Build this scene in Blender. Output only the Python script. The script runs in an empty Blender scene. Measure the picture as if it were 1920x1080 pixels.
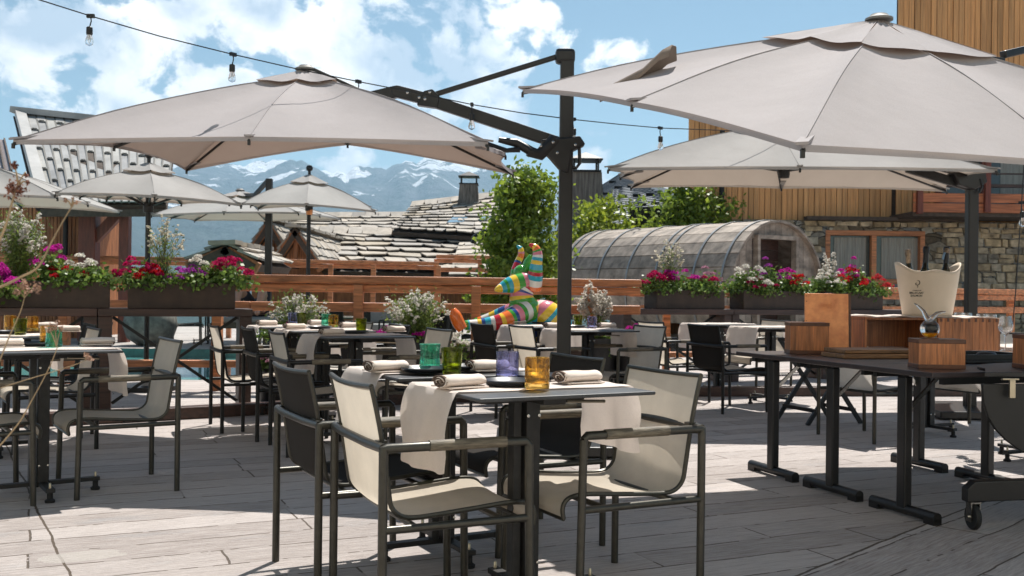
import bpy, math, random
import numpy as np
from mathutils import Vector, Matrix, noise as mnoise
R_ = math.radians
random.seed(7); rng = np.random.default_rng(7)
scene = bpy.context.scene
col = scene.collection

# ------------------------------------------------------------------ camera
H_CAM = 1.12; FPX = 1900.0
cam_d = bpy.data.cameras.new('camera'); cam = bpy.data.objects.new('camera', cam_d); col.objects.link(cam)
cam_d.sensor_width = 36; cam_d.lens = FPX/1920*36
cam_d.clip_start = 0.05; cam_d.clip_end = 30000
ROT = Matrix.Rotation(R_(90.15), 3, 'X') @ Matrix.Rotation(R_(0.7), 3, 'Z')
cam.matrix_world = Matrix.Translation((0, 0, H_CAM)) @ ROT.to_4x4()
cam_d.dof.use_dof = True; cam_d.dof.focus_distance = 4.0; cam_d.dof.aperture_fstop = 9.0
scene.camera = cam
CAM = Vector((0, 0, H_CAM))
def P(px, py, Y):
    d = ROT @ Vector(((px-960)/FPX, (540-py)/FPX, -1)); return CAM + d*(Y/d.y)
def G(px, py, z=0.0):
    d = ROT @ Vector(((px-960)/FPX, (540-py)/FPX, -1)); return CAM + d*((z-H_CAM)/d.z)

# ------------------------------------------------------------------ render settings, sky and sun
scene.render.engine = 'CYCLES'
scene.cycles.use_denoising = True
scene.cycles.max_bounces = 8; scene.cycles.transparent_max_bounces = 16
scene.cycles.volume_bounces = 0
scene.cycles.sample_clamp_indirect = 8
scene.view_settings.view_transform = 'Standard'; scene.view_settings.look = 'None'
scene.view_settings.gamma = 1; scene.view_settings.use_curve_mapping = False
scene.view_settings.exposure = 0.70
SUN_EL = 62.0; SUN_AZ = 20.4            # azimuth measured from +Y towards +X
world = bpy.data.worlds.new("World"); scene.world = world; world.use_nodes = True
def build_world():
    nt = world.node_tree; N = nt.nodes; L = nt.links; N.clear()
    out = N.new('ShaderNodeOutputWorld'); bg = N.new('ShaderNodeBackground'); bg.inputs['Strength'].default_value = 0.075
    sky = N.new('ShaderNodeTexSky'); sky.sky_type = 'NISHITA'; sky.sun_disc = False
    sky.sun_elevation = R_(SUN_EL); sky.sun_rotation = R_(SUN_AZ); sky.air_density = 1.0; sky.dust_density = 0.6; sky.ozone_density = 1.6; sky.altitude = 1800
    tc = N.new('ShaderNodeTexCoord')
    def math_(op, a, b=None, clamp=False):
        n = N.new('ShaderNodeMath'); n.operation = op; n.use_clamp = clamp
        for i, v in enumerate((a, b)):
            if v is None: continue
            if isinstance(v, (int, float)): n.inputs[i].default_value = v
            else: L.new(v, n.inputs[i])
        return n.outputs[0]
    def noise(scale, detail, rough, off=(0,0,0), dist=0.0):
        mp = N.new('ShaderNodeMapping'); mp.inputs['Location'].default_value = off
        mp.inputs['Scale'].default_value = (1, 1, 1.25)
        L.new(tc.outputs['Generated'], mp.inputs['Vector'])
        n = N.new('ShaderNodeTexNoise'); n.inputs['Scale'].default_value = scale; n.inputs['Detail'].default_value = detail
        n.inputs['Roughness'].default_value = rough; n.inputs['Distortion'].default_value = dist
        L.new(mp.outputs[0], n.inputs['Vector']); return n.outputs['Fac']
    # clumps of cumulus, each at its own bearing and height in the sky
    clumps = [(20, 90, 1.6, .7), (150, 130, 4.6, 1.0), (240, 190, 4.0, .9), (330, 40, 3.6, .9), (430, 90, 4.5, 1.0), (560, 60, 4.5, .95), (500, 150, 4.0, .9),
              (640, 110, 3.6, .9), (800, 60, 4.0, 1.0), (930, 60, 4.0, 1.0), (860, 160, 3.8, 1.0), (960, 210, 2.6, .9), (1150, 112, 1.8, 1.0), (1120,300,2.4,.7), (1250, 290, 1.5, .5),
              (670, 300, 2.6, .75), (560, 250, 2.0, .6), (0, 330, 3.0, .6), (980, 320, 1.8, .6), (-300, 150, 8, .9), (2600, 100, 9, .8), (-1500, 0, 12, .9), (300,-500,9,.9), (1500,-900,10,.9), (3300,200,9,.8)]  # the broad out-of-view clumps are added to whiten the fill light
    acc = None
    for (px, py, rad, wt) in clumps:
        d = (P(px, py, 1.0) - CAM).normalized()
        dp = N.new('ShaderNodeVectorMath'); dp.operation = 'DISTANCE'; L.new(tc.outputs['Generated'], dp.inputs[0]); dp.inputs[1].default_value = d
        mr = N.new('ShaderNodeMapRange'); mr.interpolation_type = 'SMOOTHSTEP'
        mr.inputs['From Min'].default_value = math.radians(rad)*1.5; mr.inputs['From Max'].default_value = 0
        mr.inputs['To Min'].default_value = 0; mr.inputs['To Max'].default_value = wt
        L.new(dp.outputs['Value'], mr.inputs['Value'])
        acc = mr.outputs[0] if acc is None else math_('MAXIMUM', acc, mr.outputs[0])
    n1 = noise(17, 11, 0.60, (0, 0, 0), .25)
    dens = math_('ADD', math_('MINIMUM', math_('MULTIPLY', acc, .76), 0.48), math_('MULTIPLY', math_('SUBTRACT', n1, 0.5), 2.3))
    mask = N.new('ShaderNodeMapRange'); mask.interpolation_type = 'SMOOTHSTEP'
    mask.inputs['From Min'].default_value = .24; mask.inputs['From Max'].default_value = .50; L.new(dens, mask.inputs['Value'])
    # self-shading of the clouds: thick parts facing away from the sun are blue-grey
    n2 = noise(9, 6, .55, (.3, 0.2, .045), .2)
    sh = math_('ADD', math_('MULTIPLY', math_('SUBTRACT', n2, 0.5), 6.5), 0.36)
    shm = math_('ADD', sh, 0.0, True)
    cr = N.new('ShaderNodeMixRGB'); cr.inputs[1].default_value = (12.5, 12.2, 11.9, 1); cr.inputs[2].default_value = (5.6, 6.5, 7.6, 1); L.new(shm, cr.inputs[0])
    mix = N.new('ShaderNodeMixRGB'); L.new(math_('MULTIPLY', mask.outputs[0], .93), mix.inputs[0])
    tint = N.new('ShaderNodeMixRGB'); tint.blend_type = 'MULTIPLY'; tint.inputs[0].default_value = 1; tint.inputs[2].default_value = SKY_TINT
    L.new(sky.outputs[0], tint.inputs[1]); L.new(tint.outputs[0], mix.inputs[1]); L.new(cr.outputs[0], mix.inputs[2])
    L.new(mix.outputs[0], bg.inputs['Color']); L.new(bg.outputs[0], out.inputs['Surface'])
SKY_TINT = (1.02, 1.03, 0.86, 1)
build_world()
sun_d = bpy.data.lights.new('sun', 'SUN'); sun = bpy.data.objects.new('sun', sun_d); col.objects.link(sun)
sun_d.energy = 5.0; sun_d.angle = R_(0.53); sun_d.color = (1.0, 0.955, 0.89)
ce = math.cos(R_(SUN_EL)); sdir = Vector((math.sin(R_(SUN_AZ))*ce, math.cos(R_(SUN_AZ))*ce, math.sin(R_(SUN_EL))))
sun.rotation_euler = sdir.to_track_quat('Z', 'Y').to_euler(); sun.location = sdir*30

# ------------------------------------------------------------------ materials
KEEP = ('beige_mesh','pale_grey_mesh','natural_linen','napkin_linen','hammered_copper','cream_bucket','oiled_acacia','bounce_wall_surface')
def mat(name, c, rough=.6, metal=0., var=.12, scale=12., bump=0., bscale=60., stretch=(1,1,1), tone=0., c2=None, translucent=0., coat=0., spec=.5, tonecols=None, rotz=0, tcol=None):
    g_ = 1.0 if name in KEEP else .80
    c = tuple(x*g_ for x in c); c2 = tuple(x*g_ for x in c2) if c2 else None
    m = bpy.data.materials.new(name); m.use_nodes = True; nt = m.node_tree; N = nt.nodes; L = nt.links
    b = N['Principled BSDF']; out = N['Material Output']
    b.inputs['Roughness'].default_value = rough; b.inputs['Metallic'].default_value = metal
    b.inputs['Coat Weight'].default_value = coat; b.inputs['Specular IOR Level'].default_value = spec
    tc = N.new('ShaderNodeTexCoord'); mp = N.new('ShaderNodeMapping'); mp.inputs['Scale'].default_value = stretch; mp.inputs['Rotation'].default_value = (0,0,rotz)
    L.new(tc.outputs['Object'], mp.inputs['Vector'])
    n = N.new('ShaderNodeTexNoise'); n.inputs['Scale'].default_value = scale; n.inputs['Detail'].default_value = 6; n.inputs['Roughness'].default_value = .6
    L.new(mp.outputs[0], n.inputs['Vector'])
    c2 = c2 or tuple(max(0, x*(1-var*2.2)) for x in c)
    c1 = tuple(min(1, x*(1+var)) for x in c); c2 = tuple(min(1, x) for x in c2)
    rp = N.new('ShaderNodeValToRGB'); rp.color_ramp.elements[0].position = .3; rp.color_ramp.elements[1].position = .7
    rp.color_ramp.elements[0].color = (*c2, 1); rp.color_ramp.elements[1].color = (*c1, 1)
    L.new(n.outputs['Fac'], rp.inputs['Fac']); colr = rp.outputs['Color']
    if tonecols:
        at = N.new('ShaderNodeAttribute'); at.attribute_name = 'tone'
        r2 = N.new('ShaderNodeValToRGB'); els = r2.color_ramp.elements
        while len(els) < len(tonecols): els.new(.5)
        for i, tcx in enumerate(tonecols):
            els[i].position = i/(len(tonecols)-1); els[i].color = (*tcx, 1)
        L.new(at.outputs['Fac'], r2.inputs['Fac'])
        mx = N.new('ShaderNodeMixRGB'); mx.blend_type = 'MULTIPLY'; mx.inputs[0].default_value = 1
        L.new(colr, mx.inputs[1]); L.new(r2.outputs[0], mx.inputs[2]); colr = mx.outputs[0]
    elif tone > 0:
        at = N.new('ShaderNodeAttribute'); at.attribute_name = 'tone'
        mr = N.new('ShaderNodeMapRange'); mr.inputs['To Min'].default_value = 1-tone; mr.inputs['To Max'].default_value = 1+tone; L.new(at.outputs['Fac'], mr.inputs['Value'])
        mx = N.new('ShaderNodeVectorMath'); mx.operation = 'SCALE'; L.new(colr, mx.inputs[0]); L.new(mr.outputs[0], mx.inputs['Scale']); colr = mx.outputs[0]
    L.new(colr, b.inputs['Base Color'])
    nrm = None
    if bump > 0:
        n2 = N.new('ShaderNodeTexNoise'); n2.inputs['Scale'].default_value = bscale; n2.inputs['Detail'].default_value = 4
        L.new(mp.outputs[0], n2.inputs['Vector'])
        bp = N.new('ShaderNodeBump'); bp.inputs['Strength'].default_value = bump; bp.inputs['Distance'].default_value = .01
        L.new(n2.outputs['Fac'], bp.inputs['Height']); L.new(bp.outputs[0], b.inputs['Normal'])
    if translucent > 0:
        t = N.new('ShaderNodeBsdfTranslucent')
        if tcol: t.inputs['Color'].default_value = (*tcol, 1)
        else: L.new(colr, t.inputs['Color'])
        ms = N.new('ShaderNodeMixShader'); ms.inputs[0].default_value = translucent
        L.new(b.outputs[0], ms.inputs[1]); L.new(t.outputs[0], ms.inputs[2]); L.new(ms.outputs[0], out.inputs['Surface'])
    return m
def weave_mat(name, c, rough=.8, translucent=0., scale=900, var=.35, bump=.4, c_big=.08, tcol=None):
    """woven cloth: fine crossed threads plus soft uneven tone"""
    m = mat(name, c, rough, var=c_big, scale=3, translucent=translucent, spec=.2, tcol=tcol)
    nt = m.node_tree; N = nt.nodes; L = nt.links; b = N['Principled BSDF']
    tc = N.new('ShaderNodeTexCoord')
    n = N.new('ShaderNodeTexNoise'); n.inputs['Scale'].default_value = scale; n.inputs['Detail'].default_value = 2; L.new(tc.outputs['Object'], n.inputs['Vector'])
    src = b.inputs['Base Color'].links[0].from_socket
    mr = N.new('ShaderNodeMapRange'); mr.inputs['From Min'].default_value=.3; mr.inputs['From Max'].default_value=.7; mr.inputs['To Min'].default_value = 1-var; mr.inputs['To Max'].default_value = 1+var*.6; L.new(n.outputs['Fac'], mr.inputs['Value'])
    mx = N.new('ShaderNodeVectorMath'); mx.operation = 'SCALE'; L.new(src, mx.inputs[0]); L.new(mr.outputs[0], mx.inputs['Scale'])
    L.new(mx.outputs[0], b.inputs['Base Color'])
    bp = N.new('ShaderNodeBump'); bp.inputs['Strength'].default_value = bump; bp.inputs['Distance'].default_value = .002
    L.new(n.outputs['Fac'], bp.inputs['Height'])
    nb = N.new('ShaderNodeTexNoise'); nb.inputs['Scale'].default_value = 4.5; nb.inputs['Detail'].default_value = 3; L.new(tc.outputs['Object'], nb.inputs['Vector'])
    b2 = N.new('ShaderNodeBump'); b2.inputs['Strength'].default_value = .12; b2.inputs['Distance'].default_value = .05
    L.new(nb.outputs['Fac'], b2.inputs['Height']); L.new(bp.outputs[0], b2.inputs['Normal']); L.new(b2.outputs[0], b.inputs['Normal'])
    return m
def glass_mat(name, c, rough=.02, ior=1.45, a=.0):
    m = bpy.data.materials.new(name); m.use_nodes = True; nt = m.node_tree; N = nt.nodes; L = nt.links
    out = N['Material Output']; b = N['Principled BSDF']
    b.inputs['Base Color'].default_value = (*c, 1); b.inputs['Roughness'].default_value = rough
    b.inputs['Transmission Weight'].default_value = 1; b.inputs['IOR'].default_value = ior
    tr = N.new('ShaderNodeBsdfTransparent'); tr.inputs['Color'].default_value = (*c, 1)
    ms = N.new('ShaderNodeMixShader'); ms.inputs[0].default_value = a
    L.new(b.outputs[0], ms.inputs[1]); L.new(tr.outputs[0], ms.inputs[2]); L.new(ms.outputs[0], out.inputs['Surface'])
    return m
M = {}
M['alu'] = mat('anthracite_metal', (.070,.066,.054), .34, .55, var=.1, scale=30, bump=.05, bscale=400)
M['alu_dark'] = mat('dark_metal', (.013,.013,.013), .38, .3, var=.15)
M['mast'] = mat('charcoal_powder_coat', (.015,.014,.014), .38, .1, var=.2, scale=8, bump=.05, bscale=300)
M['table_top'] = mat('slate_laminate', (.050,.052,.056), .45, 0, var=.25, scale=5, bump=.05, bscale=200)
M['column'] = mat('textured_grey_steel', (.022,.021,.020), .5, .2, var=.25, scale=25, bump=.2, bscale=500)
M['sling_beige'] = weave_mat('beige_mesh', (.71,.63,.52), .8, .46, 700, .16, .3)
M['sling_grey'] = weave_mat('pale_grey_mesh', (.68,.63,.56), .8, .4, 700, .16, .3)
M['sling_dark'] = weave_mat('charcoal_mesh', (.034,.029,.025), .95, .04, 700, .5, .5)
M['linen'] = weave_mat('natural_linen', (.86,.76,.69), .9, .30, 500, .16, .5)
M['napkin'] = weave_mat('napkin_linen', (.80,.69,.61), .9, .1, 500, .14, .5)
M['napkin_in'] = weave_mat('napkin_brown_side', (.20,.14,.11), .9, .0, 500, .14, .5)
M['canopy'] = weave_mat('umbrella_acrylic', (.56,.52,.52), .85, .20, 260, .10, .3, .02, (.29,.185,.125))
M['canopy_old'] = weave_mat('weathered_umbrella_acrylic', (.52,.50,.48), .85, .22, 260, .12, .3, .04, (.44,.34,.26))
M['seam'] = mat('dark_seam', (.10,.09,.085), .8)
M['teak'] = mat('weathered_teak', (.20,.165,.115), .6, 0, var=.35, scale=14, bump=.25, bscale=60, stretch=(1,9,9))
M['rail_wood'] = mat('orange_brown_railing_wood', (.76,.29,.115), .48, 0, var=.28, scale=5, bump=.25, bscale=30, stretch=(.35,6,6), tone=.2)
M['dark_wood'] = mat('dark_stained_wood', (.075,.035,.025), .42, 0, var=.3, scale=6, bump=.2, bscale=30, stretch=(.5,6,6), tone=.2)
M['red_wood'] = mat('red_brown_beam', (.22,.05,.028), .5, 0, var=.25, scale=6, bump=.2, bscale=30, stretch=(5,5,.5))
M['clad'] = mat('larch_cladding', (.88,.46,.18), .6, 0, var=.16, scale=4, bump=.2, bscale=30, stretch=(6,6,.25), tonecols=[(.72,.68,.62),(.95,.92,.9),(1.1,1.0,.9),(.85,.82,.8)])
M['chalet_wood'] = mat('chalet_boards', (.50,.19,.07), .6, 0, var=.3, scale=5, bump=.3, bscale=30, stretch=(6,6,.35), tone=.25)
M['balcony_wood'] = mat('balcony_boards', (.66,.21,.08), .5, 0, var=.25, scale=4, bump=.2, bscale=20, stretch=(.4,6,6), tone=.15)
M['grey_wood'] = mat('weathered_grey_wood', (.44,.365,.30), .7, 0, var=.28, scale=2.2, bump=.4, bscale=25, stretch=(.3,3,3), tone=.16)
M['teak_box'] = mat('oiled_acacia', (.46,.17,.06), .40, 0, var=.28, scale=9, bump=.1, bscale=80, stretch=(8,8,.5), tone=.22)
M['board'] = mat('oak_serving_board', (.36,.19,.085), .45, 0, var=.3, scale=9, bump=.1, bscale=80, stretch=(.6,8,8))
M['walnut'] = mat('walnut_edge', (.16,.06,.03), .4, 0, var=.25, scale=9)
M['copper'] = mat('hammered_copper', (.90,.37,.155), .38, .25, var=.22, scale=14, bump=.15, bscale=25, c2=(.66,.23,.095))
M['plastic_planter'] = mat('brown_planter_box', (.070,.042,.028), .62, 0, var=.2, scale=10, bump=.3, bscale=350)
M['black_plastic'] = mat('black_plastic', (.008,.008,.009), .45, 0)

M['plate'] = mat('black_slate_plate', (.022,.024,.028), .35, 0, var=.2)
M['chrome'] = mat('bright_steel', (.62,.60,.56), .22, 1, var=.05)
M['hinge'] = mat('brass_bolt', (.55,.48,.36), .3, 1, var=.05)
M['rubber'] = mat('black_rubber', (.012,.012,.012), .7)
M['g_green'] = glass_mat('sea_green_glass', (.36,.88,.72), .01, 1.42, .25)
M['g_olive'] = glass_mat('olive_glass', (.50,.56,.08), .01, 1.42, .25)
M['g_blue'] = glass_mat('violet_blue_glass', (.68,.70,.97), .01, 1.42, .25)
M['g_amber'] = glass_mat('amber_glass', (.98,.72,.25), .01, 1.42, .25)
M['g_clear'] = glass_mat('clear_glass', (.97,.98,.98), .01, 1.45, .25)
M['liqueur'] = glass_mat('amber_liqueur', (.95,.5,.04), .01, 1.33, .3)
M['pane'] = mat('dark_window_glass', (.055,.065,.07), .06, 0, var=.1, spec=.9)
M['rail_glass'] = glass_mat('green_tinted_panel_glass', (.97,.99,.985), .0, 1.02, .97)
M['curtain'] = mat('net_curtain', (.42,.41,.36), .9, var=.15, scale=5, stretch=(8,8,.3))
M['bucket'] = mat('cream_bucket', (.74,.62,.48), .62, 0, var=.06, scale=3, bump=.15, bscale=350)
M['ink'] = mat('black_print', (.01,.01,.01), .5)
M['bottle'] = glass_mat('dark_bottle_glass', (.05,.07,.03), .04, 1.5, 0)
M['foil_gold'] = mat('muted_gold_foil', (.36,.27,.19), .35, .6, var=.3, scale=60, bump=.3, bscale=150)
M['foil_black'] = mat('black_foil', (.012,.012,.014), .3, .4)
M['foil_blue'] = mat('pale_blue_ribbon', (.25,.42,.62), .4, .2)
M['leaf_g'] = mat('geranium_leaf', (.16,.25,.06), .45, 0, var=.1, tonecols=[(.5,.6,.4),(.9,1,.8),(1.4,1.35,1.1),(2.2,2.0,1.5)], translucent=.35, spec=.5)
M['leaf_t'] = mat('tree_leaf', (.24,.32,.05), .42, 0, var=.15, tonecols=[(.45,.55,.5),(.85,.95,.8),(1.2,1.2,.9),(1.9,1.8,1.3)], translucent=.5)
M['leaf_s'] = mat('yellow_green_garden_leaf', (.30,.37,.055), .42, 0, var=.15, tonecols=[(.45,.55,.4),(.9,1,.7),(1.3,1.25,.8),(1.8,1.6,1.0)], translucent=.42)  # paler, yellower green than the other tree leaves
M['leaf_w'] = mat('gaura_leaf', (.24,.33,.09), .5, 0, var=.15, tonecols=[(.5,.6,.5),(1,1,.8),(1.5,1.4,1.1)], translucent=.35)
M['stem'] = mat('green_stem', (.13,.13,.05), .6)
M['stem_red'] = mat('reddish_stem', (.17,.09,.06), .6)
M['dry_stem'] = mat('dry_straw_stem', (.46,.33,.19), .8, var=.2)
M['dry_head'] = mat('dry_flower_head', (.52,.33,.24), .9, var=.25, tonecols=[(.6,.5,.5),(1,1,1),(1.3,1.2,1.1)])
M['dry_head_red'] = mat('dry_rust_flower_head', (.22,.09,.06), .9, var=.25, tonecols=[(.6,.5,.5),(1,1,1),(1.3,1.2,1.1)])
for nm, c in (('red',(.62,.012,.022)), ('crimson',(.58,.014,.12)), ('magenta',(.70,.03,.42)), ('white',(.92,.87,.78)), ('pink',(.62,.32,.42)), ('cream',(.85,.78,.62)), ('purple',(.42,.06,.40)), ('coral',(.70,.05,.06))):
    M['petal_'+nm] = mat(nm+'_petals', c, .6, 0, var=.12, tonecols=[(.75,.75,.75),(1,1,1),(1.18,1.18,1.18)], translucent=.5, spec=.2)
M['bark'] = mat('bark', (.10,.075,.05), .9, 0, var=.3, bump=.5, bscale=30)
M['slate'] = mat('stone_slab_roofing', (.47,.435,.39), .7, 0, var=.15, scale=3, bump=.5, bscale=8, tonecols=[(.62,.60,.58),(.88,.86,.84),(1.05,.96,.84),(1.12,1.08,1.02),(.80,.76,.70),(.95,.84,.66)])
M['slate_edge'] = mat('roof_edge_timber', (.10,.07,.05), .8, var=.2)
M['shingle'] = mat('pale_metal_shingle', (.50,.49,.47), .45, .1, var=.12, scale=2, bump=.1, bscale=10, tonecols=[(.82,.82,.84),(1,1,1),(1.12,1.1,1.05)])
M['steel_roof'] = mat('dark_standing_seam', (.17,.20,.23), .5, .2, var=.12, scale=2)
M['black_metal'] = mat('black_sheet_metal', (.015,.014,.014), .4, .4)
M['galv'] = mat('galvanised_band', (.42,.43,.43), .45, .5, var=.12, scale=4)
M['chimney'] = mat('chimney_boards', (.25,.215,.18), .8, 0, var=.3, scale=3, bump=.4, bscale=20, stretch=(6,6,.4), tone=.2)
M['wire'] = mat('black_cable', (.01,.01,.011), .5)
M['skin'] = mat('skin', (.52,.30,.21), .5, var=.05)
M['shorts'] = mat('navy_shorts', (.02,.022,.035), .9)
M['boulder'] = mat('rounded_granite', (.30,.28,.25), .85, 0, var=.3, scale=6, bump=.5, bscale=20)
M['soil'] = mat('potting_soil', (.04,.028,.02), .95)
M['white_pot'] = mat('pale_grey_pot', (.45,.44,.42), .6)
M['cushion'] = mat('grey_cushion', (.30,.29,.28), .9, var=.08)
M['orange'] = mat('orange_gloss_paint', (.80,.16,.02), .2, 0, var=.03, coat=.6)
M['yellow'] = mat('yellow_paint', (.75,.62,.03), .4)
M['red_bell'] = mat('red_paint', (.65,.02,.03), .3)
M['white_paint'] = mat('white_paint', (.75,.75,.76), .5)

def stone_mat():
    m = bpy.data.materials.new('rubble_stone_masonry'); m.use_nodes = True; nt = m.node_tree; N = nt.nodes; L = nt.links; b = N['Principled BSDF']
    b.inputs['Roughness'].default_value = .85
    tc = N.new('ShaderNodeTexCoord'); mp = N.new('ShaderNodeMapping'); mp.inputs['Scale'].default_value = (1.9, 1.9, 3.4)
    L.new(tc.outputs['Object'], mp.inputs['Vector'])
    nz = N.new('ShaderNodeTexNoise'); nz.inputs['Scale'].default_value = 2.5; L.new(mp.outputs[0], nz.inputs['Vector'])
    add = N.new('ShaderNodeMixRGB'); add.blend_type = 'ADD'; add.inputs[0].default_value = .35; L.new(mp.outputs[0], add.inputs[1]); L.new(nz.outputs['Color'], add.inputs[2])
    v = N.new('ShaderNodeTexVoronoi'); v.distance = 'CHEBYCHEV'; v.inputs['Scale'].default_value = 1.5; L.new(add.outputs[0], v.inputs['Vector'])
    v2 = N.new('ShaderNodeTexVoronoi'); v2.feature = 'DISTANCE_TO_EDGE'; v2.inputs['Scale'].default_value = 1.5; L.new(add.outputs[0], v2.inputs['Vector'])
    rp = N.new('ShaderNodeValToRGB'); e = rp.color_ramp.elements; e[0].color = (.09,.07,.045,1); e[1].color = (.36,.33,.26,1); e.new(.35).color = (.24,.19,.12,1); e.new(.7).color = (.16,.17,.17,1)
    sp = N.new('ShaderNodeSeparateColor'); L.new(v.outputs['Color'], sp.inputs[0]); L.new(sp.outputs[0], rp.inputs['Fac'])
    n3 = N.new('ShaderNodeTexNoise'); n3.inputs['Scale'].default_value = 14; n3.inputs['Detail'].default_value = 6; L.new(tc.outputs['Object'], n3.inputs['Vector'])
    mx = N.new('ShaderNodeMixRGB'); mx.blend_type = 'OVERLAY'; mx.inputs[0].default_value = .8; L.new(rp.outputs[0], mx.inputs[1]); L.new(n3.outputs['Fac'], mx.inputs[2])
    mr = N.new('ShaderNodeMapRange'); mr.inputs['From Min'].default_value = .0; mr.inputs['From Max'].default_value = .035; L.new(v2.outputs['Distance'], mr.inputs['Value'])
    m2 = N.new('ShaderNodeMixRGB'); m2.inputs[1].default_value = (.05,.045,.035,1); L.new(mr.outputs[0], m2.inputs[0]); L.new(mx.outputs[0], m2.inputs[2])
    L.new(m2.outputs[0], b.inputs['Base Color'])
    bp = N.new('ShaderNodeBump'); bp.inputs['Strength'].default_value = 1; bp.inputs['Distance'].default_value = .04
    ad = N.new('ShaderNodeMath'); ad.operation = 'MULTIPLY_ADD'; ad.inputs[1].default_value = .35; L.new(n3.outputs['Fac'], ad.inputs[0]); L.new(mr.outputs[0], ad.inputs[2])
    L.new(ad.outputs[0], bp.inputs['Height']); L.new(bp.outputs[0], b.inputs['Normal'])
    return m
M['stone'] = stone_mat()

def floor_mat():
    """stamped concrete imprinted as wooden boards, bleached, with stains, joints and a mortar repair"""
    m = bpy.data.materials.new('stamped_concrete_boards'); m.use_nodes = True; nt = m.node_tree; N = nt.nodes; L = nt.links; b = N['Principled BSDF']
    tc = N.new('ShaderNodeTexCoord')
    def MA(op, a, b_=None, c=None, clamp=False):
        n = N.new('ShaderNodeMath'); n.operation = op; n.use_clamp = clamp
        for i, v in enumerate((a, b_, c)):
            if v is None: continue
            if isinstance(v, (int, float)): n.inputs[i].default_value = v
            else: L.new(v, n.inputs[i])
        return n.outputs[0]
    def mapping(ang, sc=(1,1,1), loc=(0,0,0), src=None):
        mp = N.new('ShaderNodeMapping'); mp.vector_type = 'POINT'; mp.inputs['Rotation'].default_value = (0,0,-ang); mp.inputs['Location'].default_value = loc
        L.new(src or tc.outputs['Object'], mp.inputs['Vector'])
        m2 = N.new('ShaderNodeMapping'); m2.inputs['Scale'].default_value = sc; L.new(mp.outputs[0], m2.inputs['Vector']); return m2.outputs[0]
    def noise(src, scale, detail=5, rough=.6):
        n = N.new('ShaderNodeTexNoise'); n.inputs['Scale'].default_value = scale; n.inputs['Detail'].default_value = detail; n.inputs['Roughness'].default_value = rough
        L.new(src, n.inputs['Vector']); return n
    wob = noise(tc.outputs['Object'], 1.7, 5, .65)
    wadd = N.new('ShaderNodeVectorMath'); wadd.operation = 'MULTIPLY_ADD'; L.new(wob.outputs['Color'], wadd.inputs[0]); wadd.inputs[1].default_value = (.045,.045,0); L.new(tc.outputs['Object'], wadd.inputs[2])
    def boards(ang, loc):
        v = mapping(ang, (1,1,1), loc, wadd.outputs[0])
        br = N.new('ShaderNodeTexBrick'); br.offset = .37; br.offset_frequency = 2; br.squash = .62; br.squash_frequency = 3
        br.inputs['Scale'].default_value = 1; br.inputs['Brick Width'].default_value = 1.9; br.inputs['Row Height'].default_value = .235
        br.inputs['Mortar Size'].default_value = .0055; br.inputs['Mortar Smooth'].default_value = .3; br.inputs['Bias'].default_value = 0
        br.inputs['Color1'].default_value = (0,0,0,1); br.inputs['Color2'].default_value = (1,1,1,1); br.inputs['Mortar'].default_value = (.5,.5,.5,1)
        L.new(v, br.inputs['Vector'])
        g = mapping(ang, (1.6, 26, 1), loc, wadd.outputs[0])
        return br, noise(g, 3.2, 7, .68), noise(g, 14, 3, .7)
    A, B = boards(R_(25), (0,.03,0)), boards(R_(45), (0,.1,0))
    # the boards change direction beyond an oblique joint at the right
    sx = N.new('ShaderNodeSeparateXYZ'); L.new(tc.outputs['Object'], sx.inputs[0])
    p0, p1 = Vector((1.14,4.03)), Vector((2.38,5.32)); dd = (p1-p0).normalized(); nn = Vector((dd.y, -dd.x))
    dist = MA('SUBTRACT', MA('ADD', MA('MULTIPLY', sx.outputs[0], nn.x), MA('MULTIPLY', sx.outputs[1], nn.y)), nn.dot(p0))
    side = MA('GREATER_THAN', dist, 0)
    def mixf(a, b_):
        n = N.new('ShaderNodeMix'); n.data_type = 'FLOAT'; L.new(side, n.inputs[0]); L.new(a, n.inputs[2]); L.new(b_, n.inputs[3]); return n.outputs[0]
    bc = []
    for br in (A[0], B[0]):
        s = N.new('ShaderNodeSeparateColor'); L.new(br.outputs['Color'], s.inputs[0]); bc.append(s.outputs[0])
    tone = mixf(bc[0], bc[1]); mort = mixf(A[0].outputs['Fac'], B[0].outputs['Fac']); grain = mixf(A[1].outputs['Fac'], B[1].outputs['Fac']); fine = mixf(A[2].outputs['Fac'], B[2].outputs['Fac'])
    # control joints
    def line(p, ang, w):
        n_ = Vector((-math.sin(ang), math.cos(ang)))
        d = MA('SUBTRACT', MA('ADD', MA('MULTIPLY', sx.outputs[0], n_.x), MA('MULTIPLY', sx.outputs[1], n_.y)), n_.dot(Vector(p)))
        w_ = MA('MULTIPLY', MA('ADD', wob.outputs['Fac'], -.5), .05)
        return MA('LESS_THAN', MA('ABSOLUTE', MA('ADD', d, w_)), w)
    j = MA('MAXIMUM', line((-1.80,4.1), R_(-60), .0055), line((1.14,4.03), math.atan2(dd.y, dd.x), .007))
    j = MA('MAXIMUM', j, line((2.2,4.15), R_(46), .005))
    brk = MA('GREATER_THAN', noise(tc.outputs['Object'], 5, 2).outputs['Fac'], .46)
    mort = MA('MAXIMUM', MA('MULTIPLY', mort, MA('ADD', MA('MULTIPLY', brk, .75), .2)), j)
    st = noise(mapping(R_(25), (1, 3.2, 1)), 1.3, 6, .62)
    base = N.new('ShaderNodeValToRGB'); e = base.color_ramp.elements
    e[0].position = .34; e[0].color = (.255,.215,.195,1); e[1].position = .60; e[1].color = (.485,.435,.41,1)
    f = MA('ADD', MA('MULTIPLY', grain, .75), MA('ADD', MA('MULTIPLY', tone, .16), MA('MULTIPLY', fine, .12))); L.new(f, base.inputs['Fac'])
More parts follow.
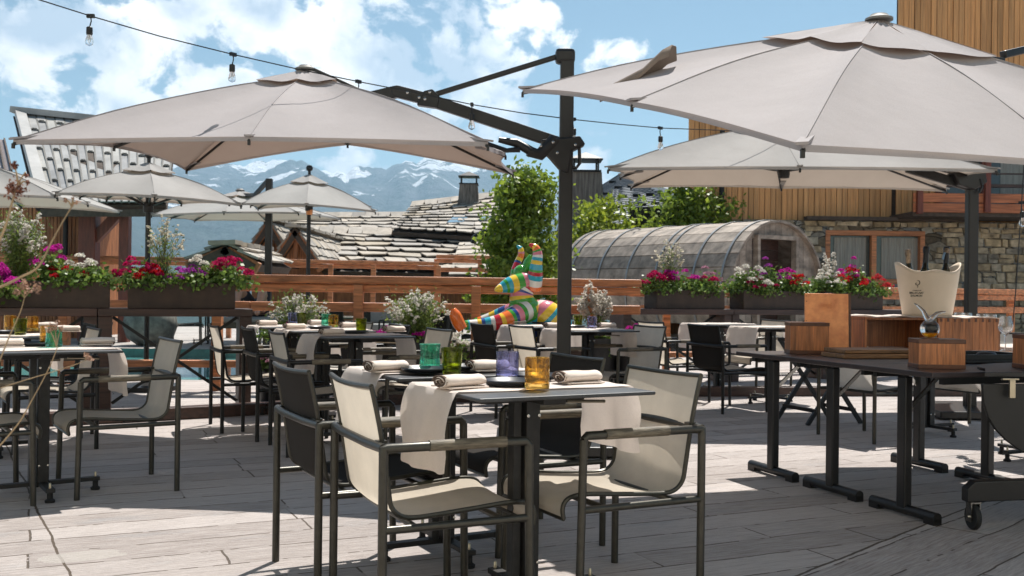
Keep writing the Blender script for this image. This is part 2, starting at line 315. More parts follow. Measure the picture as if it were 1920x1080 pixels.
    # blue-grey bleached patches
    gm = N.new('ShaderNodeMapRange'); gm.inputs['From Min'].default_value = .56; gm.inputs['From Max'].default_value = .72; gm.inputs['To Max'].default_value = .55; L.new(st.outputs['Fac'], gm.inputs['Value'])
    m1 = N.new('ShaderNodeMixRGB'); m1.inputs[2].default_value = (.27,.275,.285,1); L.new(gm.outputs[0], m1.inputs[0]); L.new(base.outputs[0], m1.inputs[1])
    # dark scratches imprinted along the grain
    sc_ = N.new('ShaderNodeMapRange'); sc_.inputs['From Min'].default_value = .66; sc_.inputs['From Max'].default_value = .74; sc_.inputs['To Max'].default_value = .6; L.new(fine, sc_.inputs['Value'])
    gate = N.new('ShaderNodeMapRange'); gate.inputs['From Min'].default_value = .45; gate.inputs['From Max'].default_value = .65; L.new(grain, gate.inputs['Value'])
    m2 = N.new('ShaderNodeMixRGB'); m2.inputs[2].default_value = (.15,.11,.09,1); L.new(MA('MULTIPLY', sc_.outputs[0], gate.outputs[0]), m2.inputs[0]); L.new(m1.outputs[0], m2.inputs[1])
    m3 = N.new('ShaderNodeMixRGB'); m3.inputs[2].default_value = (.085,.06,.04,1); L.new(mort, m3.inputs[0]); L.new(m2.outputs[0], m3.inputs[1])
    # mortar repair
    g1 = G(155, 1042); pv = N.new('ShaderNodeVectorMath'); pv.operation = 'SUBTRACT'; L.new(tc.outputs['Object'], pv.inputs[0]); pv.inputs[1].default_value = (g1.x, g1.y, 0)
    pm = mapping(R_(22), (5.6, 11, 1), (0,0,0), pv.outputs[0]); ln = N.new('ShaderNodeVectorMath'); ln.operation = 'LENGTH'; L.new(pm, ln.inputs[0])
    pf = MA('LESS_THAN', MA('ADD', ln.outputs['Value'], MA('MULTIPLY', MA('SUBTRACT', noise(tc.outputs['Object'], 6, 6).outputs['Fac'], .5), 1.3)), .95)
    m4 = N.new('ShaderNodeMixRGB'); m4.inputs[2].default_value = (.43,.395,.36,1); L.new(MA('MULTIPLY', pf, .7), m4.inputs[0]); L.new(m3.outputs[0], m4.inputs[1])
    L.new(m4.outputs[0], b.inputs['Base Color']); b.inputs['Roughness'].default_value = .62; b.inputs['Specular IOR Level'].default_value = .35
    hgt = MA('SUBTRACT', MA('ADD', MA('MULTIPLY', fine, .5), grain), MA('MULTIPLY', mort, 1.6))
    bp = N.new('ShaderNodeBump'); bp.inputs['Strength'].default_value = .8; bp.inputs['Distance'].default_value = .014; L.new(hgt, bp.inputs['Height']); L.new(bp.outputs[0], b.inputs['Normal'])
    return m
M['floor'] = floor_mat()

# ------------------------------------------------------------------ mesh helpers
class MB:
    def __init__(s): s.v = []; s.f = []; s.tone = []; s.mi = []; s.cur = 0
    def face(s, idx, tone=None, mi=None): s.f.append(tuple(idx)); s.tone.append(random.random() if tone is None else tone); s.mi.append(s.cur if mi is None else mi)
    def box(s, c, size, rot=None, tone=None, taper=1.0):
        t = random.random() if tone is None else tone
        c = Vector(c); b = len(s.v); hx, hy, hz = size[0]/2, size[1]/2, size[2]/2
        for z in (-1, 1):
            k = taper if z > 0 else 1
            for x, y in ((-1,-1),(1,-1),(1,1),(-1,1)):
                p = Vector((x*hx*k, y*hy*k, z*hz))
                if rot is not None: p = rot @ p
                s.v.append(c+p)
        for q in ((0,3,2,1),(4,5,6,7),(0,1,5,4),(1,2,6,5),(2,3,7,6),(3,0,4,7)): s.face([b+i for i in q], t)
        return s
    def beam(s, a, b, w, h, up=(0,0,1), tone=None):
        a, b = Vector(a), Vector(b); d = b-a; x = d.normalized(); upv = Vector(up)
        y = upv.cross(x)
        if y.length < 1e-4: y = Vector((0,1,0)).cross(x)
        y.normalize(); z = x.cross(y)
        return s.box((a+b)/2, (d.length, w, h), Matrix((x, y, z)).transposed(), tone)
    def tube(s, pts, r, n=10, cap=True, tone=None, smooth_up=None):
        t = random.random() if tone is None else tone
        pts = [Vector(p) for p in pts]; m = len(pts)
        rs = r if isinstance(r, (list, tuple)) else [r]*m
        b = len(s.v); prev = None
        for i, p in enumerate(pts):
            d = (pts[min(i+1, m-1)] - pts[max(i-1, 0)]).normalized()
            if prev is None:
                a = d.orthogonal().normalized()
            else:
                a = prev - d*prev.dot(d)
                a = a.normalized() if a.length > 1e-6 else d.orthogonal().normalized()
            prev = a; c = d.cross(a)
            for k in range(n):
                an = 2*math.pi*k/n; s.v.append(p + (a*math.cos(an) + c*math.sin(an))*rs[i])
        for i in range(m-1):
            for k in range(n):
                k2 = (k+1) % n; s.face((b+i*n+k, b+i*n+k2, b+(i+1)*n+k2, b+(i+1)*n+k), t if not callable(tone) else tone(i/(m-1)))
        if cap: s.face([b+k for k in range(n)][::-1], t if not callable(tone) else 0); s.face([b+(m-1)*n+k for k in range(n)], t if not callable(tone) else 1)
        return s
    def lathe(s, prof, n=20, o=(0,0,0), rot=None, tone=None, close=False):
        t = random.random() if tone is None else tone
        o = Vector(o); b = len(s.v); m = len(prof)
        for (r, z) in prof:
            for k in range(n):
                a = 2*math.pi*k/n; p = Vector((r*math.cos(a), r*math.sin(a), z))
                if rot is not None: p = rot @ p
                s.v.append(o+p)
        for i in range(m-1):
            for k in range(n):
                k2 = (k+1) % n; s.face((b+i*n+k, b+i*n+k2, b+(i+1)*n+k2, b+(i+1)*n+k), t)
        if prof[0][0] > 1e-5: s.face([b+k for k in range(n)][::-1], t)
        if prof[-1][0] > 1e-5: s.face([b+(m-1)*n+k for k in range(n)], t)
        return s
    def grid(s, rows, tone=None, closed=False):
        """rows: list of equal-length lists of points"""
        t = random.random() if tone is None else tone
        b = len(s.v); m = len(rows[0])
        for r in rows: s.v.extend(Vector(p) for p in r)
        for i in range(len(rows)-1):
            for k in range(m-1): s.face((b+i*m+k, b+i*m+k+1, b+(i+1)*m+k+1, b+(i+1)*m+k), t)
        return s
    def prism(s, pts, d, tone=None):
        t = random.random() if tone is None else tone
        b = len(s.v); n = len(pts); d = Vector(d)
        s.v.extend(Vector(p) for p in pts); s.v.extend(Vector(p)+d for p in pts)
        s.face(range(b+n-1, b-1, -1), t); s.face(range(b+n, b+2*n), t)
        for i in range(n):
            j = (i+1) % n; s.face((b+i, b+j, b+n+j, b+n+i), t)
        return s
    def build(s, name, m, parent=None, smooth=False, bevel=0, solid=0, loc=None, subsurf=0, fixn=True):
        me = bpy.data.meshes.new(name); me.from_pydata([tuple(p) for p in s.v], [], s.f); me.update()
        for mm in (m if isinstance(m, (list, tuple)) else [m]): me.materials.append(mm)
        if len(me.polygons) == len(s.mi): me.polygons.foreach_set('material_index', s.mi)
        a = me.attributes.new('tone', 'FLOAT', 'FACE')
        if len(s.tone) == len(me.polygons): a.data.foreach_set('value', s.tone)
        if fixn:
            import bmesh
            bm = bmesh.new(); bm.from_mesh(me); bmesh.ops.recalc_face_normals(bm, faces=bm.faces); bm.to_mesh(me); bm.free()
        if smooth:
            me.polygons.foreach_set('use_smooth', [True]*len(me.polygons))
            if smooth == 'auto': me.set_sharp_from_angle(angle=R_(40))
        o = bpy.data.objects.new(name, me); col.objects.link(o)
        if loc: o.location = loc
        if parent: o.parent = parent
        if bevel: md = o.modifiers.new('bevel', 'BEVEL'); md.width = bevel; md.segments = 2; md.limit_method = 'ANGLE'
        if solid: md = o.modifiers.new('solid', 'SOLIDIFY'); md.thickness = solid; md.offset = 0
        if subsurf: md = o.modifiers.new('sub', 'SUBSURF'); md.levels = subsurf; md.render_levels = subsurf
        return o
def thing(name, label, cat, loc=(0,0,0), rz=0, group=None):
    o = bpy.data.objects.new(name, None); col.objects.link(o); o.location = loc; o.rotation_euler = (0,0,rz)
    return tag(o, label, cat, group)
def tag(o, label=None, cat=None, group=None, kind=None):
    if label: o['label'] = label
    if cat: o['category'] = cat
    if group: o['group'] = group
    if kind: o['kind'] = kind
    return o
def dup(root, loc, rz=0, label=None, group=None, sc=None):
    def cp(o, par):
        c = o.copy(); col.objects.link(c)
        if par: c.parent = par
        for ch in o.children: cp(ch, c)
        return c
    r = cp(root, None); r.location = loc; r.rotation_euler = (0,0,rz)
    if sc: r.scale = (sc,)*3
    if label: r['label'] = label
    if group: r['group'] = group
    return r
def leaves(name, m, parent, C, size, aspect=.55, nrm=None, jitter=.35, up=.3, fold=.25, tone=None):
    """many small folded leaves: C is (n,3) centres"""
    C = np.asarray(C, float); n = len(C)
    if n == 0: return None
    d = rng.normal(size=(n,3)); d[:,2] = np.abs(d[:,2])*.6 + up if up is not None else d[:,2]
    nn = d/np.linalg.norm(d, axis=1, keepdims=True)
    t = rng.normal(size=(n,3)); t -= nn*np.sum(t*nn, axis=1, keepdims=True); t /= np.linalg.norm(t, axis=1, keepdims=True)
    s_ = np.cross(nn, t)
    L_ = (size*(1+jitter*(rng.random(n)*2-1)))[:,None]; W = L_*aspect
    a = C - t*L_*.5; b = C + s_*W*.5 - nn*L_*fold*.25; c = C + t*L_*.5 - nn*L_*fold*.4; e = C - s_*W*.5 - nn*L_*fold*.25
    V = np.stack([a,b,c,e], 1).reshape(-1,3)
    F = np.arange(n*4).reshape(n,4)
    me = bpy.data.meshes.new(name); me.vertices.add(n*4); me.vertices.foreach_set('co', V.ravel())
    me.loops.add(n*4); me.loops.foreach_set('vertex_index', F.ravel()); me.polygons.add(n)
    me.polygons.foreach_set('loop_start', np.arange(n)*4); me.polygons.foreach_set('loop_total', np.full(n,4)); me.update(calc_edges=True)
    me.materials.append(m); at = me.attributes.new('tone','FLOAT','FACE'); at.data.foreach_set('value', (rng.random(n) if tone is None else tone).astype(np.float32))
    o = bpy.data.objects.new(name, me); col.objects.link(o); o.parent = parent
    return o
# ================================================================== THE SETTING
def st(o): o['kind'] = 'structure'; return o
EDGE = [(-9,6.2),(-5.5,7.2),(-4.4,7.75),(-3.2,8.35),(-2.2,9.0),(-1.1,9.9),(0.3,10.6),(1.6,10.95),(3.2,11.2),(6,11.5),(12,12)]
mb = MB(); mb.grid([[(-60,-40,0),(60,-40,0)],[(-60,60,0),(60,60,0)]])
# terrace floor with a hole where the pool lies
mb = MB()
PX0, PX1, PY0, PY1 = -14., -1.6, 12.2, 18.2
xs = [-60, PX0, PX1, 60]; ys = [-40, PY0, PY1, 29]
for i in range(3):
    for j in range(3):
        if i == 1 and j == 1: continue
        b = len(mb.v); mb.v += [Vector((xs[i],ys[j],0)), Vector((xs[i+1],ys[j],0)), Vector((xs[i+1],ys[j+1],0)), Vector((xs[i],ys[j+1],0))]; mb.face((b,b+1,b+2,b+3))
st(mb.build('terrace_floor', M['floor']))
pool = thing('swimming_pool', 'turquoise swimming pool sunk in the terrace behind the wooden railing', 'pool', ((PX0+PX1)/2, 15, 0))
pt = mat('turquoise_pool_tile', (.06,.22,.21), .3, var=.2, scale=6)
w = MB(); cx, cy = (PX0+PX1)/2, 15
def relbox(mb, x0, x1, y0, y1, z0, z1): return mb.box(((x0+x1)/2-cx, (y0+y1)/2-cy, (z0+z1)/2), (x1-x0, y1-y0, z1-z0))
relbox(w, PX0-.2, PX0, PY0-.2, PY1+.2, -1.3, -.004); relbox(w, PX1, PX1+.2, PY0-.2, PY1+.2, -1.3, -.004)
relbox(w, PX0, PX1, PY0-.2, PY0, -1.3, -.004); relbox(w, PX0, PX1, PY1, PY1+.2, -1.3, -.004); relbox(w, PX0, PX1, PY0, PY1, -1.5, -1.3)
w.build('basin', pt, pool)
wm = bpy.data.materials.new('pool_water'); wm.use_nodes = True
b_ = wm.node_tree.nodes['Principled BSDF']; b_.inputs['Base Color'].default_value = (.10,.32,.31,1); b_.inputs['Roughness'].default_value = .06
nz = wm.node_tree.nodes.new('ShaderNodeTexNoise'); nz.inputs['Scale'].default_value = 3; bp_ = wm.node_tree.nodes.new('ShaderNodeBump'); bp_.inputs['Strength'].default_value = .3; bp_.inputs['Distance'].default_value=.05
wm.node_tree.links.new(nz.outputs['Fac'], bp_.inputs['Height']); wm.node_tree.links.new(bp_.outputs[0], b_.inputs['Normal'])
w = MB(); relbox(w, PX0+.001, PX1-.001, PY0+.001, PY1-.001, -1.29, -.16); w.build('water', wm, pool)

# kerb step along the edge of the dining terrace
kb = MB()
for (a, b) in zip(EDGE[:-1], EDGE[1:]):
    kb.beam((a[0],a[1],.05), (b[0],b[1],.05), .16, .10)
kb.build('kerb', M['dark_wood'], bevel=.006)['kind'] = 'structure'

# terrain: hillside falling into the valley and the mountain range behind it
def ridge_alt(az):
    """elevation angle of the skyline by bearing (radians)"""
    pts = [(-900,360),(-400,300),(0,330),(200,322),(300,312),(400,302),(470,299),(535,288),(570,297),(600,309),(645,325),(661,319),(690,326),(720,320),(759,306),(778,312),(797,299),(830,296),(870,302),(905,312),(951,327),(985,345),(1015,352),(1030,346),(1060,349),(1100,356),(1200,360),(1600,352),(2200,330),(3200,340)]
    px = 960+1900*math.tan(az)
    for (a, ya), (b, yb) in zip(pts[:-1], pts[1:]):
        if a <= px <= b: y = ya+(yb-ya)*(px-a)/(b-a); break
    else: y = pts[0][1] if px < pts[0][0] else pts[-1][1]
    H = 545+.0122*(px-960)
    return (H-y)/1900*math.cos(az)
def build_terrain():
    naz, nr = 560, 150
    az = np.linspace(R_(-42), R_(42), naz); r = np.geomspace(45, 9000, nr); V = []
    for i, rr in enumerate(r):
        for a in az:
            x, y = rr*math.sin(a), rr*math.cos(a)
            ra = ridge_alt(a)
            R0 = 6000.0 if a*1 < .02 else 6900.0
            zr = 1.12 + R0*ra
            if rr < 1600:
                t = (rr-45)/(1600-45); z = -4 - 150*math.sin(min(1, t*1.15)*math.pi/2)
            else:
                t = (rr-1600)/(R0-1600)
                if t <= 1:
                    z = -154 + (zr+154)*(t**1.15)
                else: z = zr - (t-1)*(zr+200)*1.6
            if rr > 900:
                w_ = min(1, (rr-900)/1500)*min(1.0, abs(rr-R0)/500+.12)
                p = Vector((x/900, y/900, 0))
                n1 = 1-abs(mnoise.noise(p)); n2 = 1-abs(mnoise.noise(p*2.3+Vector((9,3,1)))); n3 = mnoise.fractal(p*6, 1.0, 2.1, 5); n4 = mnoise.fractal(p*22, 1.0, 2.1, 3)
                z += w_*((n1-.75)*230 + (n2-.75)*120 + n3*34 + n4*9)*(.5+.5*min(1, max(0, t)))
                if abs(rr-R0) < 260: z += n3*16+n4*6
            V.append((x, y, z))
    V = np.array(V); I = np.arange(nr*naz).reshape(nr, naz)
    F = np.stack([I[:-1,:-1], I[:-1,1:], I[1:,1:], I[1:,:-1]], -1).reshape(-1,4)
    me = bpy.data.meshes.new('mountains'); me.vertices.add(len(V)); me.vertices.foreach_set('co', V.ravel())
    me.loops.add(len(F)*4); me.loops.foreach_set('vertex_index', F.ravel()); me.polygons.add(len(F))
    me.polygons.foreach_set('loop_start', np.arange(len(F))*4); me.polygons.foreach_set('loop_total', np.full(len(F),4)); me.update(calc_edges=True)
    me.polygons.foreach_set('use_smooth', [True]*len(F))
    m = bpy.data.materials.new('alpine_rock_grass_snow'); m.use_nodes = True; nt = m.node_tree; N = nt.nodes; L = nt.links; b = N['Principled BSDF']; b.inputs['Roughness'].default_value = .9
    tc = N.new('ShaderNodeTexCoord'); sx = N.new('ShaderNodeSeparateXYZ'); L.new(tc.outputs['Object'], sx.inputs[0])
    n = N.new('ShaderNodeTexNoise'); n.inputs['Scale'].default_value = .0026; n.inputs['Detail'].default_value = 9; n.inputs['Roughness'].default_value = .62; L.new(tc.outputs['Object'], n.inputs['Vector'])
    n2 = N.new('ShaderNodeTexNoise'); n2.inputs['Scale'].default_value = .012; n2.inputs['Detail'].default_value = 8; n2.inputs['Roughness'].default_value = .7; L.new(tc.outputs['Object'], n2.inputs['Vector'])
    rp = N.new('ShaderNodeValToRGB'); e = rp.color_ramp.elements; e[0].position = .35; e[0].color = (.025,.05,.04,1); e[1].position = .65; e[1].color = (.13,.14,.15,1); L.new(n2.outputs['Fac'], rp.inputs['Fac'])
    lo = N.new('ShaderNodeMapRange'); lo.inputs['From Min'].default_value = 0; lo.inputs['From Max'].default_value = 420; L.new(sx.outputs[2], lo.inputs['Value'])
    fo = N.new('ShaderNodeMixRGB'); fo.inputs[1].default_value = (.020,.045,.018,1); L.new(lo.outputs[0], fo.inputs[0]); L.new(rp.outputs[0], fo.inputs[2])
    hm = N.new('ShaderNodeMapRange'); hm.inputs['From Min'].default_value = 250; hm.inputs['From Max'].default_value = 760; hm.inputs['To Min'].default_value = -.16; hm.inputs['To Max'].default_value = .085; L.new(sx.outputs[2], hm.inputs['Value'])
    ad = N.new('ShaderNodeMath'); L.new(n.outputs['Fac'], ad.inputs[0]); L.new(hm.outputs[0], ad.inputs[1])
    ad2 = N.new('ShaderNodeMath'); ad2.operation = 'MULTIPLY_ADD'; L.new(n2.outputs['Fac'], ad2.inputs[0]); ad2.inputs[1].default_value = .45; L.new(ad.outputs[0], ad2.inputs[2])
    sn = N.new('ShaderNodeMapRange'); sn.inputs['From Min'].default_value = .735; sn.inputs['From Max'].default_value = .765; L.new(ad2.outputs[0], sn.inputs['Value'])
    mx = N.new('ShaderNodeMixRGB'); mx.inputs[2].default_value = (.85,.87,.9,1); L.new(sn.outputs[0], mx.inputs[0]); L.new(fo.outputs[0], mx.inputs[1]); L.new(mx.outputs[0], b.inputs['Base Color'])
    bp = N.new('ShaderNodeBump'); bp.inputs['Strength'].default_value = 1; bp.inputs['Distance'].default_value = 60; L.new(n2.outputs['Fac'], bp.inputs['Height']); L.new(bp.outputs[0], b.inputs['Normal'])
    me.materials.append(m); o = bpy.data.objects.new('mountains', me); col.objects.link(o); st(o)
build_terrain()
# village hillside between the terrace and the valley
mb = MB(); mb.grid([[(-60,-40,-.6),(60,-40,-.6)],[(-60,29,-.6),(60,29,-.6)],[(-60,60,-4.5),(60,60,-4.5)],[(-120,200,-30),(120,200,-30)]])
st(mb.build('hillside', mat('meadow', (.06,.09,.025), .9, var=.3, scale=.5)))

# haze
hb = MB(); hb.box((0, 3400, 315), (16000, 14000, 1130)); hz = hb.build('haze', M['ink'])
hm = bpy.data.materials.new('haze_air'); hm.use_nodes = True; nt = hm.node_tree; nt.nodes.clear()
o_ = nt.nodes.new('ShaderNodeOutputMaterial'); v_ = nt.nodes.new('ShaderNodeVolumePrincipled'); v_.inputs['Color'].default_value = (.46,.74,1.0,1); v_.inputs['Density'].default_value = 1.35e-4; v_.inputs['Anisotropy'].default_value = .25
nt.links.new(v_.outputs[0], o_.inputs['Volume']); hz.data.materials.clear(); hz.data.materials.append(hm); hz['kind'] = 'stuff'; hz['label'] = 'thin blue haze in the mountain air'

# ------------------------------------------------------------------ wooden railing behind the terrace
RAIL = [P(-140,600,10.6), P(470,600,10.9), P(1200,600,11.3)]
def railing(pts, name, label, posts, top=1.26, lower=True, mid=True, th=1.0, kick=True, glass=True, mat_='rail_wood', zbase=0):
    root = thing(name, label, 'railing', (pts[0].x, pts[0].y, zbase)); off = Vector((pts[0].x, pts[0].y, zbase))
    def q(p, z): return Vector((p.x, p.y, z)) - Vector((off.x, off.y, 0))
    for nm, z0, z1, w in [('top_rail', top-.085, top, .15), ('upper_board', top-.18, top-.092, .05)] + ([('middle_rail', top-.39, top-.29, .07)] if mid else []) + ([('bottom_beam', top-1.0, top-.925, .13)] if lower else []):
        m_ = MB()
        for a, b in zip(pts[:-1], pts[1:]):
            a_, b_ = q(a, (z0+z1)/2), q(b, (z0+z1)/2); m_.beam(a_, b_, w, (z1-z0))
        m_.build(nm, M[mat_], root, bevel=.014)
    for pp in posts:
        m_ = MB(); m_.box(q(pp, (top-.1)/2), (.10,.10,top-.09)); m_.build('post', M[mat_], root, bevel=.006)
    if glass:
        for a, b in zip(pts[:-1], pts[1:]):
            d = (b-a).normalized(); nn = Vector((-d.y, d.x, 0))*.025
            m_ = MB(); m_.beam(q(a,(top-.4+top-.92)/2)+nn, q(b,(top-.4+top-.92)/2)+nn, .008, .50); m_.build('glass_panel', M['rail_glass'], root)
    return root
railing(RAIL, 'wooden_railing', 'long orange-brown timber railing running behind the dining tables to the black mast', [P(x,600,10.98) for x in (121,408,672,892,1110)], glass=True)
R2 = [P(1180,560,13.5), P(1500,560,14.6), P(1960,560,17.2)]
railing(R2, 'wooden_railing', 'sunlit timber railing behind the right planter boxes, below the stone wall', [P(1250,560,14.0), P(1345,560,14.3), P(1700,560,15.7), P(1895,560,17)], top=1.24)
railing([P(-40,520,21), P(430,520,22), P(822,520,23)], 'wooden_railing', 'far low timber railing in front of the slate roofs, seen just above the nearer rail', [P(x,520,22.3) for x in (60,238,430,620,700,822)], top=1.75, lower=False, mid=False, glass=False)
railing([P(818,500,23.1), P(1035,500,23.6)], 'wooden_railing', 'raised brown timber railing section beside the leafy tree', [P(x,500,23.3) for x in (818,900,1030)], top=1.92, lower=False, mid=True, glass=False)

# ------------------------------------------------------------------ roofs of the village
def slab_roof(root, name, tl, tr, br, bl, tile_w, tile_h, m, thick=.045, jit=.18, lift=.05, stagger=True, hexa=False, gap=.0):
    """overlapping slabs laid course by course from the eave up"""
    U = ((tr-tl).length+(br-bl).length)/2; Vv = ((bl-tl).length+(br-tr).length)/2
    rows = max(2, int(Vv/tile_h)); cols = max(2, int(U/tile_w)); mb = MB()
    nrm = (tr-tl).cross(bl-tl).normalized()
    if nrm.z < 0: nrm = -nrm
    def pt(u, v): u=min(1,max(0,u)); return (tl*(1-u)+tr*u)*(1-v)+(bl*(1-u)+br*u)*v
    for r in range(rows):
        v1 = 1-r/rows; v0 = 1-(r+1.25)/rows
        u = -random.random()*.9/cols if stagger is True else (-(r % 2)*.5/cols)
        while u < 1:
            wv = (1+jit*(random.random()*2-1)*2)/cols; u2 = u+wv-gap/cols
            dj = (random.random()-.5)*jit/rows*1.3; dj2 = (random.random()-.5)*jit/rows*1.3
            if u2 > 0.002:
                l = lift*(1+random.random()*.6)
                cch = random.random()*.28*wv if hexa else 0
                A = pt(u, max(0, v0))+nrm*.01; B = pt(u2, max(0, v0))+nrm*.01; C = pt(u2, v1+dj)+nrm*l; D = pt(u, v1+dj2)+nrm*l
                if hexa:
                    vm = v1-(v1-v0)*.3
                    poly = [A, B, pt(u2, vm)+nrm*l, pt(u2-cch, v1+dj)+nrm*l, pt(u+cch*.8, v1+dj2)+nrm*l, pt(u, vm+.02/rows)+nrm*l]
                else: poly = [A, B, C, D]
                mb.prism([p-nrm*thick*.5 for p in poly], nrm*thick)
            u += wv
    o = mb.build(name, m, root, fixn=True)
    base = MB(); base.prism([tl-nrm*.2, tr-nrm*.2, br-nrm*.2, bl-nrm*.2], nrm*.15); base.build('roof_deck', M['slate_edge'], root)
    return o
def cap(root, a, b, w=.5, n=None, hgt=.10):
    mb = MB(); L_ = (b-a).length; n = n or max(3, int(L_/.55)); d = (b-a).normalized(); s = Vector((0,-1,0))
    for i in range(n):
        p = a+(b-a)*(i+.5)/n; u = d*(L_/n*.56)
        for sg in (-1, 1):
            q = [p-u*random.uniform(.85,1)+Vector((0,0,.16)), p+u*random.uniform(.85,1)+Vector((0,0,.16)), p+u*random.uniform(.6,1)+Vector((0,sg*w,-.14)), p-u*random.uniform(.6,1)+Vector((0,sg*w,-.14))]
            mb.prism(q, (0,0,.05))
    mb.build('ridge_cap', M['slate'], root)
    m2 = MB(); m2.beam(a+Vector((0,-w*.85,-.24)), b+Vector((0,-w*.85,-.24)), .1, .2); m2.build('ridge_board', M['slate_edge'], root)
def gable(root, apex, left, right, depth, m='chalet_wood'):
    g = MB(); back = Vector((0,depth,0)); rec = Vector((0,.35,0))
    g.prism([apex+rec+Vector((0,0,-.04)), left+rec+Vector((.25,0,0)), right+rec+Vector((-.25,0,0))], back*.2)
    g.build('gable_wall', M[m], root)
    f = MB()
    for p in (left, right):
        f.beam(apex+Vector((0,0,-.12)), p+Vector((0,0,-.12)), .14, .26)
    f.build('barge_board', M[m], root, bevel=.01)
    c_ = MB()
    for k in range(int(depth/.5)): c_.box(apex+Vector((random.uniform(-.02,.02),-.12+.5*k,.06)), (.50,.53,.08), Matrix.Rotation(random.uniform(-.08,.08),3,'Y'))
    c_.build('ridge_slab', M['slate'], root)
    h = MB(); h.beam(Vector((apex.x, apex.y+.12, left.z)), Vector((apex.x, apex.y+.12, apex.z-.3)), .12, .12, up=(0,1,0)); h.build('king_post', M[m], root)
    for p, nm in ((left, 'roof_slope'), (right, 'roof_slope')):
        slab_roof(root, nm, apex+Vector((0,-.1,.05)), apex+back+Vector((0,0,.05)), p+back+Vector((0,0,.02)), p+Vector((0,-.1,.02)), .5, .35, M['slate'], jit=.2)
def house_walls(root, x0, x1, y0, y1, z0, z1, m='chalet_wood'):
    w = MB(); w.box(((x0+x1)/2,(y0+y1)/2,(z0+z1)/2), (x1-x0,y1-y0,z1-z0)); return w.build('wall', M[m], root)

h1 = thing('stone_roofed_chalet', 'low chalet with wide sunlit stone slab roof and two wooden gables in mid-distance', 'house')
slab_roof(h1, 'roof', P(548,436,41), P(912,446,41), P(915,512,33.5), P(608,505,33.5), .80, 1.05, M['slate'], jit=.30, lift=.10, hexa=True)
cap(h1, P(545,432,41), P(900,440,41), .55)
slab_roof(h1, 'upper_roof', P(505,408,47), P(820,405,47), P(850,432,42.6), P(520,430,42.6), .8, .95, M['slate'], jit=.30, lift=.08, hexa=True)
cap(h1, P(590,406,46.8), P(805,405,46.8), .5)
gable(h1, P(505,414,33), P(463,474,33), P(540,474,33), 9)
gable(h1, P(554,428,31), P(508,495,31), P(604,500,31), 9)
house_walls(h1, P(470,470,34).x, P(900,470,34).x, 34.2, 44, -3, 1.9)
sg = MB(); a, b = P(628,498,32.9), P(780,500,32.9); sg.beam(a, b, .1, .14)
for k in range(5): p = a+(b-a)*(k/4); sg.beam(p-Vector((0,0,.15)), p+Vector((0,0,.15)), .08, .08, up=(0,1,0))
sg.build('snow_guard', M['teak'], h1)

h2 = thing('stone_roofed_chalet', 'taller stone slab roof rising to the right with skylights and a metal-capped chimney', 'house')
slab_roof(h2, 'roof', P(772,388,46), P(945,367,46), P(945,445,38), P(735,432,40), .55, .72, M['slate'], jit=.28, lift=.08, hexa=True)
cap(h2, P(772,386,46), P(942,366,46), .55)
slab_roof(h2, 'lower_roof', P(862,456,37), P(1010,452,37), P(1010,518,31), P(842,518,31), .75, .85, M['slate'], jit=.3, hexa=True)
house_walls(h2, P(790,470,40).x, P(1010,470,40).x, 38.6, 48, -3, 2.4)
sk = MB()
for (x0,y0,x1,y1) in ((842,410,882,424),(902,408,928,418)):
    A,B,C,D = P(x0+12,y0,42.3),P(x1,y0-1,42.3),P(x1-14,y1,40.6),P(x0-4,y1+1,40.6); A.z+=.1;B.z+=.1;C.z+=.12;D.z+=.12; sk.prism([A,B,C,D], (0,0,.06))
sk.build('skylight', mat('painted_sky_pane', (.25,.38,.48), .08, 0, var=.02), h2)  # blue of the reflected sky is put into the pane colour
cm = MB(); c0 = P(879,372,45); cm.box((c0.x,45,c0.z+.1), (.95,.95,1.0), taper=.82); ch = cm.build('chimney', M['chimney'], h2)
def chimney_cap(par, x, y, z, w):
    m = MB()
    for sx_ in (-1,1):
        for sy_ in (-1,1): m.box((x+sx_*w*.42, y+sy_*w*.42, z+w*.22), (.05,.05,w*.45))
    m.box((x,y,z+.02), (w*1.05,w*1.05,.05))
    m.lathe([(w*.82,0),(w*.80,.03),(0.02,w*.32)], 4, (x,y,z+w*.42), Matrix.Rotation(R_(45),3,'Z')); m.build('cap', M['black_metal'], par)
chimney_cap(ch, c0.x, 45, c0.z+.6, .8)
pb = MB(); p0 = P(935,448,30); pb.tube([p0+Vector((-.75,0,-.15)), p0+Vector((-.7,0,.05)), p0+Vector((-.4,0,.22)), p0+Vector((.6,0,.24))], .09, 8); pb.build('flue_pipe', M['black_metal'], h2)

h3 = thing('slate_metal_roofed_house', 'house with dark ribbed metal roof, snow hooks and a tall boarded chimney', 'house')
A, B, C_, D = P(1052,396,33), P(1165,325,33), P(1250,404,25), P(1040,455,25)
nrm = (B-A).cross(D-A).normalized(); nrm = nrm if nrm.z > 0 else -nrm
rf = MB(); rf.prism([A, B, P(1420,322,33), P(1400,404,25), D], -nrm*.2); rf.build('roof', M['steel_roof'], h3)
rb = MB(); hk = MB()
TL, TR, BR, BL = A, P(1420,322,33), P(1400,404,25), D
def rp_(u, v):  # roof plane point by bilinear, u across, v down
    top_ = A*(1-u)+TR*u
    if u < .32: top_ = A+(B-A)*(u/.32)
    else: top_ = B+(TR-B)*((u-.32)/.68)
    bot = D*(1-u)+BR*u; return top_*(1-v)+bot*v
for k in range(34):
    v = k/33; rb.beam(rp_(0,v)+nrm*.01, rp_(.32,v)+nrm*.01, .06, .022); rb.beam(rp_(.32,v)+nrm*.01, rp_(1,v)+nrm*.01, .06, .022)
rb.build('standing_seam', M['steel_roof'], h3)
